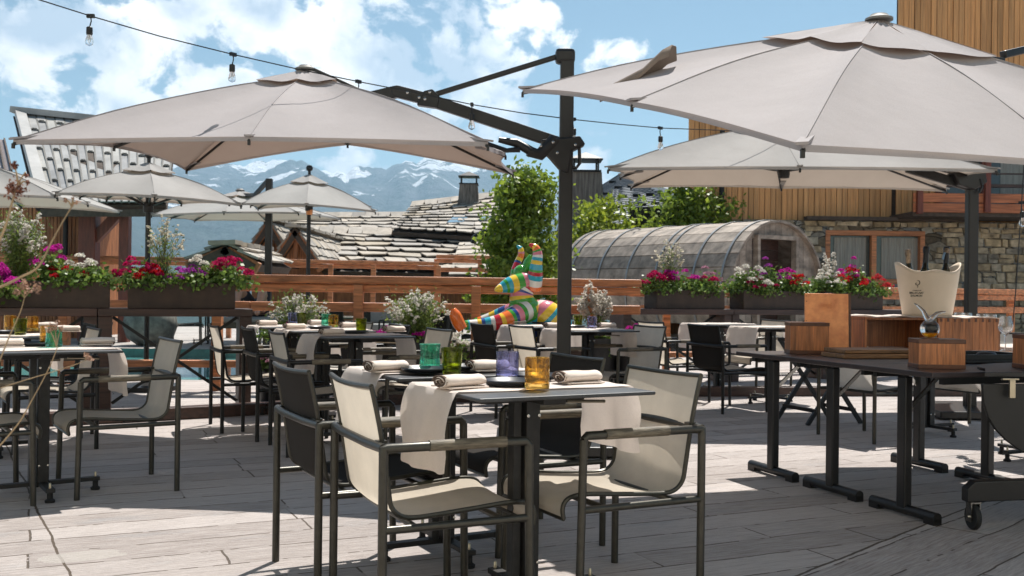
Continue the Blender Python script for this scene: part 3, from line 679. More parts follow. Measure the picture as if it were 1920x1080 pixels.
for r_i, v in enumerate((.12,.3,.48,.64,.80,.93)):
    for k in range(15):
        p = rp_((k+.5*(r_i%2)+.2)/15, v); hk.beam(p+nrm*.05-Vector((.11,0,0)), p+nrm*.05+Vector((.11,0,0)), .04, .08)
hk.build('snow_hook', M['black_metal'], h3)
ev = MB(); ev.beam(P(1180,408,24.9), P(1400,408,24.9), .2, .5); ev.build('eave_board', M['black_metal'], h3)
house_walls(h3, P(1195,420,26).x, P(1400,420,26).x+1, 26.0, 30, -.5, 2.4)
cm = MB(); c0 = P(1097,372,29.5); c0.z -= .22; cm.box((c0.x,29.5,c0.z), (1.12,.9,1.9), taper=.80); ch = cm.build('chimney', M['chimney'], h3)
chimney_cap(ch, c0.x, 29.5, c0.z+.96, .82)

hut = thing('stone_roofed_shed', 'small shed with rough stone slab roof behind the left planter box', 'shed')
gable(hut, P(425,462,19), P(352,492,19), P(484,494,19), 3)
sl = MB()
for k in range(9):
    t = k/8; p = P(372+t*110, 489-28*math.sin(math.pi*t), 18.85); sl.box(p, (.28,.3,.07), Matrix.Rotation(-(t-.5)*1.1, 3, 'Y'))
hr_ = MB(); ap_ = P(425,461,19)
for k in range(6): hr_.box(ap_+Vector((random.uniform(-.03,.03),-.12+.5*k,.05)), (.42,.52,.07), Matrix.Rotation(random.uniform(-.08,.08),3,'Y'))
hr_.build('ridge_slab', M['slate'], hut)

# left chalet with pale metal shingles
lc = thing('shingled_chalet', 'wooden chalet at left with steep pale metal shingle roof', 'house')
TL, TR, BR, BL = P(33,214,24), P(330,246,24), P(312,384,19.6), P(78,384,19.6)
# shingle strips with stepped joints
nrm = (TR-TL).cross(BL-TL).normalized(); nrm = nrm if nrm.z > 0 else -nrm
sh = MB(); ncol = 17; js = MB()
def pt(u,v): return (TL*(1-u)+TR*u)*(1-v)+(BL*(1-u)+BR*u)*v
sh_d = .0
for c in range(ncol):
    u0, u1 = c/ncol+.002, (c+1)/ncol-.006
    v = 0.02; off = [0,.115][c%2]; vs = [0.0]+[off+.10+.23*k for k in range(6) if off+.10+.23*k < 1]+[1.0]
    for a, b in zip(vs[:-1], vs[1:]):
        sh.prism([pt(u0,a)+nrm*.02, pt(u1,a)+nrm*.02, pt(u1,b)+nrm*.055, pt(u0,b)+nrm*.055], nrm*.02)
        if b < 1: js.prism([pt(u0+.010,b-.010)+nrm*.072, pt(u1-.010,b-.010)+nrm*.072, pt(u1-.010,b)+nrm*.078, pt(u0+.010,b)+nrm*.078], nrm*.012)
    js.beam(pt(u1+.003,0)+nrm*.03, pt(u1+.003,1)+nrm*.06, .035, .06)
sh.build('roof', M['shingle'], lc); js.build('shingle_joint', mat('tarnished_joint_metal', (.13,.125,.11), .6), lc)
rd = MB(); rd.prism([TL-nrm*.2,TR-nrm*.2,BR-nrm*.2,BL-nrm*.2], nrm*.19); rd.build('roof_deck', M['slate_edge'], lc)
rc = MB(); rc.beam(TL+nrm*.1+Vector((-.1,0,0)), TR+nrm*.1, .3, .14); rc.beam(TL+nrm*.06+Vector((.06,0,.0)), BL+nrm*.06+Vector((.06,0,0)), .22, .16); rc.build('ridge_cap', M['shingle'], lc)
gw = MB(); back = TL+Vector((-.9,3.2,-3.2)); gw.prism([TL+Vector((-.06,0,-.05)), BL+Vector((-.06,0,-.1)), BL+Vector((-1.6,4,-.1)), TL+Vector((-.75,3.4,-1.6))], (-.05,0,0)); gw.build('gable_wall', mat('dark_gable_boards', (.06,.035,.025), .8, var=.3, stretch=(6,6,.4), scale=4), lc)
fb = MB(); fb.beam(BL+Vector((0,-.02,-.16)), BR+Vector((0,-.02,-.16)), .08, .14); fb.build('eave_board', M['slate_edge'], lc)
wl = MB(); xl, xr = P(-40,440,21.5).x, P(162,440,21.5).x; nb = 30
for k in range(nb):
    a = xl+(xr-xl)*k/nb; wl.box((a+(xr-xl)/nb/2, 21.5+random.uniform(-.008,.008), 1.4), ((xr-xl)/nb-.012, .05, 3.4))
wl.build('wall', M['chalet_wood'], lc)
wb = MB(); wb.box(((xl+xr)/2, 22.6, 1.4), (xr-xl-.1, 2.1, 3.38)); wb.build('side_wall', M['chalet_wood'], lc)
bm_ = MB(); p0 = P(168,430,20.6); bm_.box((p0.x, 20.6, 1.5), (.34,.3,3.0)); bm_.build('corner_post', M['red_wood'], lc, bevel=.02)
bm_ = MB(); bm_.beam((p0.x+.1,20.6,2.05), (p0.x+.62,20.6,2.62), .16, .2); bm_.beam((p0.x-.1,20.6,2.72), (p0.x+.85,20.6,2.72), .2, .18); bm_.build('brace', M['red_wood'], lc, bevel=.01)
bm_ = MB(); p0 = P(235,430,20.2); bm_.box((p0.x, 20.2, 1.35), (.19,.19,2.72)); bm_.build('porch_post', M['red_wood'], lc, bevel=.01)
dp = MB(); p0 = P(123,430,21.3); dp.tube([(p0.x,21.3,-.2),(p0.x,21.3,2.9)], .05, 10); dp.build('downpipe', M['black_metal'], lc)
sr = thing('seamed_roof_house', 'pale pinkish seamed roof showing at the far left edge behind the shingled chalet', 'house')
q = [P(-120,250,36), P(8,262,36), P(22,322,31), P(-120,340,31)]; rr = MB(); rr.prism(q, (0,0,-.15)); rr.build('roof', mat('pinkish_sheet_roof', (.33,.28,.27), .5, .2), sr)
rr = MB()
for k in range(12): a, b = q[0].lerp(q[1], k/11), q[3].lerp(q[2], k/11); rr.beam(a+Vector((0,0,.03)), b+Vector((0,0,.03)), .05, .08)
rr.build('standing_seam', M['slate_edge'], sr)
rr = MB(); rr.box((P(-60,400,33.5).x, 33.5, .5), (3.0,3,6)); rr.build('wall', M['chalet_wood'], sr)

# right-hand hotel building
hb_ = thing('timber_clad_hotel', 'large hotel building at right with vertical larch cladding above rubble stone', 'building')
YW = 23.0
def wx(px, y=YW): return P(px, 400, y).x
def wz(py, px=1600, y=YW): return P(px, py, y).z
def boards(name, x0, x1, z0, z1, y, bw=.125, m='clad'):
    b = MB(); n = int((x1-x0)/bw)
    for k in range(n):
        dy = random.choice((0, 0, .012, .02)); b.box((x0+(k+.5)*bw, y+dy, (z0+z1)/2), (bw-.012, .04, z1-z0))
    return b.build(name, M[m], hb_)
boards('cladding', wx(1289), wx(1676), wz(414), wz(140), YW)
boards('cladding', wx(1676)+.01, wx(2250), wz(414), wz(-150), YW-.08)
bk = MB()
for a_, zt_ in ((1291, wz(140)-.1), (1679, wz(-150)-.1)):
    x0_, x1_ = wx(a_), wx(2248); bk.prism([(x0_,YW+.05+(a_ > 1500)*.01,0),(x1_,YW+.05+(a_ > 1500)*.01,0),(x1_+2,YW+6,0),(x0_*(YW+6.3)/YW+.3,YW+6,0)], (0,0,zt_))
bk.build('core_wall', M['slate_edge'], hb_)
dpp = MB(); dpp.tube([(wx(1351),YW-.1,0),(wx(1351),YW-.1,wz(250))], .06, 10); dpp.build('downpipe', M['black_metal'], hb_)
dpp = MB(); dpp.tube([(wx(1356),YW-.1,wz(240)),(wx(1356),YW-.1,wz(150))], .06, 10); dpp.build('downpipe', M['black_metal'], hb_)
# stone ground floor: wall pieces round the window opening, the trim courses above
zl = wz(416); z_sill = wz(532,1620); zwt = wz(434,1620); wxa, wxb = wx(1540), wx(1724)
s = MB(); s.box(((wx(1289)+wxa)/2, YW-.18, zl/2), (wxa-wx(1289), .3, zl)); s.box(((wxb+wx(2250))/2, YW-.18, zl/2), (wx(2250)-wxb, .3, zl)); s.box(((wxa+wxb)/2, YW-.18, (zwt+zl)/2), (wxb-wxa, .3, zl-zwt)); s.box(((wxa+wxb)/2, YW-.18, z_sill/2), (wxb-wxa, .3, z_sill)); s.build('stone_wall', M['stone'], hb_)
rs = MB(); z_ = 0.0
while z_ < zl-.06:
    hr = min(random.uniform(.11,.26), zl-z_); x_ = wx(1500)
    while x_ < wx(2080):
        w_ = random.uniform(.14,.52); xm_ = x_+w_/2; zc_ = z_+hr/2
        if not (wxa-.0 < xm_+w_/2 and xm_-w_/2 < wxb and z_sill-.02 < z_+hr and z_ < zwt+.0):
            nb_ = 2 if (hr > .2 and random.random() < .4) else 1
            for q_ in range(nb_):
                hh = hr/nb_; g_ = .022; dx_ = [random.uniform(-.018,.018) for _ in range(8)]; dep = random.uniform(.02,.07)
                z0_ = z_+hh*q_; c_ = [(x_+g_+dx_[0], z0_+g_/2+dx_[1]), (x_+w_-g_/2+dx_[2], z0_+g_/2+dx_[3]), (x_+w_-g_/2+dx_[4], z0_+hh-g_/2+dx_[5]), (x_+g_/2+dx_[6], z0_+hh-g_/2+dx_[7])]
                mx_ = sum(p[0] for p in c_)/4; mz_ = sum(p[1] for p in c_)/4
                b0 = len(rs.v); t_ = random.random()
                for (a_, b_2) in c_: rs.v.append(Vector((a_, YW-.325, b_2)))
                for (a_, b_2) in c_: rs.v.append(Vector((mx_+(a_-mx_)*.93, YW-.33-dep, mz_+(b_2-mz_)*.90)))
                for k_ in range(4): k2 = (k_+1)%4; rs.face((b0+k_, b0+k2, b0+4+k2, b0+4+k_), t_)
                rs.face((b0+4,b0+5,b0+6,b0+7), t_)
        x_ += w_
    z_ += hr
rs.build('masonry', mat('rubble_stones', (.60,.52,.40), .85, 0, var=.3, scale=7, bump=.8, bscale=9, tonecols=[(.5,.5,.5),(.85,.88,.9),(1.1,1.0,.82),(.8,.68,.5),(1.25,1.2,1.1)]), hb_)
lg = MB(); lg.box(((wx(1500)+wx(1800))/2, YW-.42, zl+.04), (wx(1800)-wx(1500), .25, .08)); lg.build('drip_ledge', M['slate_edge'], hb_)
win = MB(); fw = .11
win.box(((wxa+wxb)/2, YW-.26, zwt-fw/2), (wxb-wxa, .16, fw)); win.box(((wxa+wxb)/2, YW-.26, z_sill+fw/2), (wxb-wxa, .16, fw))
for x in (wxa+fw/2, wx(1630), wxb-fw/2): win.box((x, YW-.262, (zwt+z_sill)/2), (fw, .15, zwt-z_sill-2*fw))
wo = win.build('window', M['rail_wood'], hb_, bevel=.01)
pn = MB(); pn.box(((wxa+wxb)/2, YW-.15, (zwt+z_sill)/2), (wxb-wxa-.02, .01, zwt-z_sill-.02)); pn.build('pane', mat('reflecting_window_glass', (.10,.12,.11), .05, var=.05, spec=.8), wo)
for (a, b) in ((1560,1620),(1648,1722)):
    cu = MB(); rows = [[(wx(a)+(wx(b)-wx(a))*k/40, YW-.175+.012*math.sin(k*1.3), z) for k in range(41)] for z in (z_sill+.12, zwt-.15)]; cu.grid(rows); cu.build('curtain', M['curtain'], wo, smooth=True)
# balcony
bx0, bx1, by = P(1712,380,21.6).x, P(2250,380,21.6).x, 21.6
zt, zb_ = P(1800,362,21.6).z, P(1800,398,21.6).z
bb = MB(); bb.box(((bx0+bx1)/2, by, (zt+zb_)/2+.1), (bx1-bx0, .05, (zt-zb_)/2-.01)); bb.box(((bx0+bx1)/2, by, (zt+zb_)/2-.115), (bx1-bx0, .05, (zt-zb_)/2-.01)); bb.build('balcony_front', M['balcony_wood'], hb_, bevel=.01)
bs = MB(); bs.box(((bx0+bx1)/2, by+.68, zb_-.04), (bx1-bx0, 1.34, .10)); bs.build('balcony_slab', M['slate_edge'], hb_)
br_ = MB(); br_.box(((bx0+bx1)/2, by, zt+.16), (bx1-bx0, .09, .07)); br_.box(((bx0+bx1)/2, by, zt+.42), (bx1-bx0, .05, .03)); br_.build('balcony_rail', M['dark_wood'], hb_)
for px in (1722, 1848, 2010):
    po = MB(); po.box((P(px,380,by).x, by-.07, (zb_+wz(285))/2 if px > 1800 else (zb_+zt)/2+.05), (.12,.10,(wz(285)-zb_) if px > 1800 else (zt-zb_+.2))); po.build('balcony_post', M['red_wood'], hb_, bevel=.01)
dw = MB(); dx0, dx1 = P(1760,300,22.85).x, P(2010,300,22.85).x; dz0, dz1 = zb_, P(1880,272,22.85).z
dw.box(((dx0+dx1)/2, 22.84, dz1-.05), (dx1-dx0,.12,.10))
for x in (dx0, P(1843,300,22.85).x, P(1930,300,22.85).x, dx1): dw.box((x, 22.838, (dz0+dz1)/2), (.10,.12,dz1-dz0-.11))
d_ = dw.build('balcony_door', M['red_wood'], hb_); pn = MB(); pn.box(((dx0+dx1)/2, 22.87, (dz0+dz1)/2), (dx1-dx0-.1,.02,dz1-dz0-.1)); pn.build('pane', M['pane'], d_)
cu = MB(); cu.grid([[(P(1878,300,22.8).x+.7*k/20, 22.85+.006*math.sin(k*1.5), z) for k in range(21)] for z in (dz0+.5, dz1-.25)]); cu.build('curtain', M['curtain'], d_, smooth=True)

# sauna barrel
bar = thing('barrel_sauna', 'weathered grey half-round timber sauna with pale metal bands and dark doorway', 'sauna')
F0 = P(1462,520,18.6); F0.z = 0; B0 = P(1128,520,22.6); B0.z = 0
ax = (B0-F0); Lb = ax.length; axn = ax.normalized(); sd = Vector((axn.y, -axn.x, 0)); sd = sd if sd.x > 0 else -sd
rad = 1.30; ctr = 1.18
def bp_(t, an, r=rad): return F0+axn*t + sd*(math.cos(an)*r) + Vector((0,0,ctr+math.sin(an)*r))
st_ = MB(); ns = 20
for k in range(ns):
    a0, a1 = math.radians(-30+240*k/ns), math.radians(-30+240*(k+1)/ns-.7)
    segs = [0]+([random.uniform(.35,.75)] if k%2 else [])+[1]
    for s0, s1 in zip(segs[:-1], segs[1:]):
        t0, t1 = s0*Lb+.004, s1*Lb-.004
        q = [bp_(t0,a0), bp_(t1,a0), bp_(t1,a1), bp_(t0,a1)]; n_ = sd*math.cos((a0+a1)/2)+Vector((0,0,math.sin((a0+a1)/2)))
        st_.prism(q, -n_*.045)
st_.build('stave', M['grey_wood'], bar)
for t in (.25,.95,1.75,1.95,2.75,3.6,4.5,Lb-.15):
    if t > Lb: continue
    b_ = MB(); rows = []
    for wv in (-.022,.022): rows.append([bp_(t+wv, math.radians(-30+240*k/40), rad+.012) for k in range(41)])
    b_.grid(rows); b_.build('metal_band', M['galv'], bar, solid=.012)
fr = MB(); 
def fpt(x, z, t=.10): return F0+axn*t+sd*x+Vector((0,0,z))
dwx0, dwx1, dz1_ = -.52, .50, 2.12
nb = 16
for k in range(nb):
    x0 = -rad+2*rad*k/nb; x1 = x0+2*rad/nb-.008; xm = (x0+x1)/2
    def top(x): return ctr+math.sqrt(max(0,(rad-.05)**2-x*x))
    if x1 > dwx0 and x0 < dwx1: zs = [(dz1_, None)]
    else: zs = [(0.25, None)]
    for z0, _ in zs:
        if top(xm) > z0+.02: fr.prism([fpt(x0,z0), fpt(x1,z0), fpt(x1,top(x1)), fpt(x0,top(x0))], axn*.04)
fr.build('front_wall', M['grey_wood'], bar)
dr = MB()
for k in range(9): dr.prism([fpt(dwx0,.3+.205*k,.45), fpt(dwx1,.3+.205*k,.45), fpt(dwx1,.3+.205*k+.195,.45), fpt(dwx0,.3+.205*k+.195,.45)], axn*.04)
dr.build('door', M['dark_wood'], bar)
df = MB(); df.beam(fpt(dwx0-.03,.25,.08), fpt(dwx0-.03,dz1_,.08), .07,.12, up=axn); df.beam(fpt(dwx1+.03,.25,.08), fpt(dwx1+.03,dz1_,.08), .07,.12, up=axn); df.beam(fpt(dwx0-.06,dz1_+.035,.08), fpt(dwx1+.06,dz1_+.035,.08), .07,.12, up=axn); df.build('door_frame', M['grey_wood'], bar)
ft = MB()
for t in (.5, Lb/2, Lb-.5): ft.beam(F0+axn*t-sd*1.1+Vector((0,0,.14)), F0+axn*t+sd*1.1+Vector((0,0,.14)), .2, .28)
ft.build('cradle', M['grey_wood'], bar)

# ------------------------------------------------------------------ trees
def tree(name, label, base, height, rad, n, m='leaf_t', shape='oval', size=.10, cat='tree'):
    root = thing(name, label, cat, base)
    tr = MB(); tr.tube([(0,0,0),(.03,.02,height*.35),(-.02,.0,height*.7),(0,0,height*.93)], [rad*.07,rad*.05,rad*.03,.008], 8)
    C = []; pts = []
    nb = 26
    for k in range(nb):
        z = height*(.18+.78*k/nb); an = k*2.4; f = (k/nb)
        prof = math.sin(math.pi*min(1,(.15+f*.85)))**.6 if shape == 'oval' else (1-f)**.65*.95+.10
        L_ = rad*prof*random.uniform(.6,1.15)
        e = Vector((math.cos(an)*L_, math.sin(an)*L_, z+L_*.55)); tr.tube([(0,0,z), (e.x*.5,e.y*.5,z+L_*.18), tuple(e)], [rad*.022, rad*.014, .004], 5)
        for j in range(4):
            c = e*(.35+.22*j)+Vector((0,0,(z)*(1-(.35+.22*j)))) if j else e
            pts.append((c+Vector([random.gauss(0,rad*.12) for _ in range(3)]), rad*random.uniform(.10,.24)))
    for _ in range(int(nb*1.6)):
        f = random.random(); z = height*(.2+.78*f); prof = math.sin(math.pi*min(1,.15+f*.85))**.6 if shape == 'oval' else (1-f)**.65*.95+.1
        an = random.random()*6.28; rr = rad*prof*random.uniform(.2,1.05); pts.append((Vector((math.cos(an)*rr, math.sin(an)*rr, z)), rad*random.uniform(.08,.2)))
    tr.build('trunk', M['bark'], root, smooth=True)
    per = n//len(pts); C = np.concatenate([np.array(p)[None]+rng.normal(size=(per,3))*np.array([r,r,r*.8]) for p, r in pts])
    C = C[C[:,2] > height*.06]
    tn = np.clip(.25+.55*rng.random(len(C))+.25*(rng.random(len(C))-.5), 0, 1)
    leaves('crown', M[m], root, C, size, .6, tone=tn)
    return root
def gp(px, Y, z=0): p = P(px, 500, Y); return (p.x, p.y, z)
tree('garden_tree', 'bushy pear-shaped garden tree behind the striped sculpture', gp(975,17), 3.15, .80, 12000, shape='cone', size=.10)
tree('garden_tree', 'bright green young tree behind the left end of the barrel sauna', gp(1128,24), 3.15, .95, 6500, 'leaf_s', size=.12)
tree('garden_tree', 'dense green tree between the barrel sauna and the timber cladding', gp(1295,22), 3.35, .85, 9000, size=.11)
tree('garden_tree', 'low green bush at the foot of the barrel sauna by the black mast', gp(1068,24.5), 2.4, .7, 3500, 'leaf_s', size=.11)

# unseen wall added behind the camera to close off sky and bounce warm light
rw = MB()
for k in range(150): rw.box((-15+k*.2, -3.0+random.uniform(-.01,.01), 4.5), (.195,.05,9.0))
rwo = rw.build('light_bounce_wall', mat('bounce_wall_surface', (.90,.80,.66), .7, 0, var=.3, scale=4, bump=.3, bscale=20, stretch=(6,6,.4), tone=.25)); st(rwo)
# ================================================================== FURNITURE
# ---- armchair (local: faces +x, origin on the floor at its middle)
AH = .626; HW = .285; HD = .25
def sling_profile():
    p = [(.295,.335),(.300,.37),(.288,.398),(.255,.412),(.19,.414),(.08,.405),(-.04,.396),(-.13,.392),(-.175,.402),(-.205,.432),(-.215,.48),(-.227,.56),(-.243,.66),(-.262,.75),(-.278,.815)]
    out = []
    for i in range(len(p)-1):
        for k in range(3):
            t = k/3; p0 = p[max(i-1,0)]; p1 = p[i]; p2 = p[i+1]; p3 = p[min(i+2,len(p)-1)]
            def cr(a,b,c,d): return .5*((2*b)+(-a+c)*t+(2*a-5*b+4*c-d)*t*t+(-a+3*b-3*c+d)*t**3)
            out.append((cr(p0[0],p1[0],p2[0],p3[0]), cr(p0[1],p1[1],p2[1],p3[1])))
    out.append(p[-1]); return out
def make_chair(label, sling, frame='alu'):
    root = thing('armchair', label, 'chair'); fm = M[frame]
    for sx in (1,-1):
        for sy in (1,-1):
            m = MB(); m.tube([(sx*(HD+.012*(sx>0)), sy*HW, 0), (sx*HD, sy*HW, AH-.012)], .0148, 12); m.build('leg', fm, root, smooth='auto')
    for sy in (1,-1):
        m = MB(); m.tube([(-HD,sy*HW,AH-.02),(-HD,sy*HW,AH),(-HD+.01,sy*HW,AH),(HD-.012,sy*HW,AH),(HD,sy*HW,AH-.014)], .0155, 12); a = m.build('arm', fm, root, smooth='auto')
        m = MB(); m.tube([(-.10,sy*HW,AH+.001),(.165,sy*HW,AH+.001)], .0180, 14); m.build('arm_pad', M['teak'], a, smooth='auto')
        m = MB(); m.tube([(-HD,sy*HW,.372),(HD,sy*HW,.372)], .013, 10); m.build('side_rail', fm, root, smooth='auto')
    m = MB(); m.tube([(-HD,-HW,AH),(-HD-.012,-HW*.5,AH),(-HD-.012,HW*.5,AH),(-HD,HW,AH)], .0155, 12)
    for y in (-HW*.8, HW*.8): m.box((-HD+.01,y,AH+.012), (.03,.03,.012))
    m.build('back_rail', fm, root, smooth='auto')
    m = MB()
    for x in (-.14,.16): m.tube([(x,-HW,.372),(x,HW,.372)], .011, 10)
    m.build('cross_rail', fm, root, smooth='auto')
    prof = sling_profile(); w0 = .232
    def wid(i): 
        f = i/(len(prof)-1); return w0*(1+.035*max(0,(f-.6)/.4))
    m = MB()
    for sy in (1,-1): m.tube([(x,sy*wid(i),z) for i,(x,z) in enumerate(prof)], .0085, 8)
    tb = prof[-1]; m.tube([(tb[0]-.018*math.cos((k/8-.5)*3.14)*1.0, (k/8*2-1)*wid(len(prof)-1), tb[1]-.006*math.cos((k/8-.5)*3.14)) for k in range(9)], .009, 8)
    m.tube([(prof[0][0],-w0,prof[0][1]),(prof[0][0],w0,prof[0][1])], .007, 8)
    m.build('sling_frame', fm, root, smooth='auto')
    for i in range(4):
        pass
    m = MB(); rows = []
    for i, (x, z) in enumerate(prof):
        f = i/(len(prof)-1); row = []
        dx = prof[min(i+1,len(prof)-1)][0]-prof[max(i-1,0)][0]; dz = prof[min(i+1,len(prof)-1)][1]-prof[max(i-1,0)][1]
        l = math.hypot(dx, dz); nx, nz = dz/l, -dx/l   # pointing down / backwards side
        if f > .5: nx, nz = -abs(nx), -abs(nz)*.3
        else: nx, nz = 0, -1
        for k in range(13):
            y = (k/12*2-1)*(wid(i)-.002); sag = .018*(1-(k/6-1)**2) if 0.05 < f else .004
            row.append((x+nx*sag, y, z+nz*sag))
        rows.append(row)
    m.grid(rows); m.build('sling_seat', M[sling], root, smooth=True)
    return root
U = lambda a: Vector((math.cos(R_(a)), math.sin(R_(a)), 0))
chair_protos = {}
G_CH = 'mesh armchairs around the bistro tables'
def chair(x, y, ang, kind, label):
    s, fr = {'beige':('sling_beige','alu'), 'dark':('sling_dark','alu'), 'grey':('sling_grey','alu'), 'beige_black':('sling_beige','alu_dark'), 'black':('sling_dark','alu_dark')}[kind]
    if kind not in chair_protos:
        c = make_chair(label, s, fr); c.location = (x,y,0); c.rotation_euler = (0,0,R_(ang)); c['group'] = G_CH; chair_protos[kind] = c; return c
    return dup(chair_protos[kind], (x,y,0), R_(ang), label, G_CH)

# ---- bistro table
TW, TD, TH = .68, .60, .778
def make_table(label):
    root = thing('bistro_table', label, 'table')
    m = MB(); m.box((0,0,TH-.0065), (TW,TD,.013)); m.build('tabletop', M['table_top'], root, bevel=.004)
    m = MB(); m.box((0,0,TH-.032), (.42,.09,.036)); m.box((0,0,TH-.03), (.09,.38,.03)); m.build('bracket', M['column'], root, bevel=.004)
    m = MB(); m.tube([(.10,-.10,TH-.045),(.26,-.10,TH-.052)], .006, 8); m.build('lever', M['hinge'], root, smooth='auto')
    m = MB(); m.box((0,0,(TH+.04)/2), (.055,.085,TH-.10)); m.box((-.052,.0,(TH+.04)/2), (.032,.045,TH-.10)); m.build('column', M['column'], root, bevel=.003)
    for a in (0, 90):
        m = MB(); m.box((0,0,.062+(.0002 if a else 0)), (.58 if a == 0 else .52,.045,.022), Matrix.Rotation(R_(a),3,'Z')); m.build('base_bar', M['column'], root, bevel=.003)
    for (x, y) in ((.27,0),(-.27,0),(0,.24),(0,-.24)):
        m = MB(); m.lathe([(.024,0),(.026,.012),(.012,.022),(.009,.05)], 14, (x,y,0)); m.lathe([(.015,.012),(.015,.048)], 8, (x,y,0)); f = m.build('foot', M['rubber'], root, smooth='auto')
        m = MB(); m.lathe([(.007,.070),(.007,.095),(.004,.1)], 10, (x,y,0)); m.build('bolt', M['hinge'], f, smooth='auto')
    for z in (.16,.68):
        for y in (-.022,.022):
            m = MB(); m.lathe([(.006,0),(.006,.003),(0.001,.004)], 10, (y,-.0428,z), Matrix.Rotation(R_(90),3,'X')); m.build('bolt_head', M['chrome'], root)
    return root
tproto = None
G_TB = 'small bistro tables of the terrace'
def table(x, y, ang, label):
    global tproto
    if tproto is None:
        tproto = make_table(label); tproto.location = (x,y,0); tproto.rotation_euler = (0,0,R_(ang)); tproto['group'] = G_TB; return tproto
    return dup(tproto, (x,y,0), R_(ang), label, G_TB)

# ---- table linen and settings
def runner(x, y, ang, label, w=.46, drop=(.27,.25), off=0, curl=1.0, seed=0, cloth='linen'):
    r_ = random.Random(seed); root = MB(); L_ = TW/2+.004
    rows = []; hw = w/2
    prof = []
    for k in range(11): t = k/10; prof.append((-L_-.006-.018*math.sin(t*2.2)-.012*t, TH+.004-drop[0]*(1-t)**1, 'L', 1-t)) 
    prof = [(-L_-.012-.02*(1-k/10), TH+.002-drop[0]*(1-k/10), -(1-k/10)) for k in range(10)]
    prof += [(-L_-.006, TH+.001, 0), (-L_+.004, TH+.006, 0)]
    prof += [(-L_+.03+(2*L_-.06)*k/12, TH+.0055, 0) for k in range(13)]
    prof += [(L_-.004, TH+.006, 0), (L_+.006, TH+.001, 0)]
    prof += [(L_+.012+.02*(k/10), TH+.002-drop[1]*(k/10), k/10) for k in range(1,11)]
    ph = r_.random()*6; n = 22
    for (px_, pz, h) in prof:
        row = []
        for k in range(n+1):
            v = k/n*2-1; yy = off+v*hw*(1+.03*math.sin(abs(h)*5+ph)*(abs(h)>0)); hh = abs(h); s = 1 if h > 0 else -1
            wave = hh*.014*math.sin(v*3.4+ph)+hh*.007*math.sin(v*8+ph*2)
            edge = max(0, abs(v)-.72)/.28
            xx = px_+s*(wave+hh*.02) + s*edge**2*.018*math.sin(min(1,hh*1.3)*math.pi)*curl
            zz = pz + (edge**2*.010*hh*curl if h else 0) + (.0012*math.sin(k*.9+px_*17+ph) if h == 0 else 0)
            row.append((xx, yy, zz))
        rows.append(row)
    m = MB(); m.grid(rows)
    o = m.build('table_runner', M[cloth], None, smooth='auto', loc=(x,y,0)); o.rotation_euler = (0,0,R_(ang)); tag(o, label, 'table runner', 'linen runners laid over the bistro tables')
    return o
def spiral_pts(r0, turns, n=44, squash=.62):
    out = []
    for i in range(n):
        t = i/(n-1); a = t*turns*2*math.pi; r = r0*(1-.74*t); out.append((r*math.cos(a)*1.25, r*math.sin(a)*squash))
    return out
def make_napkin(label):
    root = thing('rolled_napkin', label, 'napkin')
    # the roll lies along local x; the spiral end shows at x=-.09
    L_ = .17; sp = spiral_pts(.036, 2.6); m = MB(); rows = []
    for i in range(9):
        f = i/8; x = -L_/2+L_*f; k = 1-.08*f+.03*math.sin(f*6)
        rows.append([(x+.004*math.sin(j*.5+f*3), p[0]*k, .024+p[1]*k+.001*math.sin(j+f*9)) for j, p in enumerate(sp)])
    m.grid(rows); m.build('roll', M['napkin'], root, smooth=True, solid=.0034)
    m = MB(); rows = []
    for i in range(3):
        x = -L_/2-.0006+.004*i; rows.append([(x, p[0]*.985, .024+p[1]*.985) for p in sp])
    m.grid(rows); m.build('hem', M['napkin_in'], root, smooth=True, solid=.0046)
    m = MB(); rows = []
    for i in range(7):
        f = i/6; x = -L_/2+.01+L_*f*.98
        rows.append([(x, -.045+.012*j, .0035+.0012*math.sin(j*1.3+f*5)+(.004 if j > 5 else 0)) for j in range(10)])
    m.grid(rows); m.build('flap', M['napkin'], root, smooth=True, solid=.005)
    return root
nproto = None
def napkin(x, y, z, ang, label):
    global nproto
    if nproto is None: nproto = make_napkin(label); nproto.location = (x,y,z); nproto.rotation_euler = (0,0,R_(ang)); nproto['group'] = 'rolled linen napkins'; return nproto
    return dup(nproto, (x,y,z), R_(ang), label, 'rolled linen napkins')
plproto = None
def plate(x, y, z, label):
    global plproto
    g = 'black plates laid on the tables'
    if plproto is None:
        m = MB(); m.lathe([(.0001,.006),(.070,.006),(.082,.008),(.094,.018),(.098,.020),(.100,.017),(.096,.010),(.080,.001),(.0001,0)], 40)
        plproto = m.build('plate', M['plate'], None, smooth='auto', loc=(x,y,z)); tag(plproto, label, 'plate', g); return plproto
    c = plproto.copy(); col.objects.link(c); c.location = (x,y,z); c['label'] = label; return c
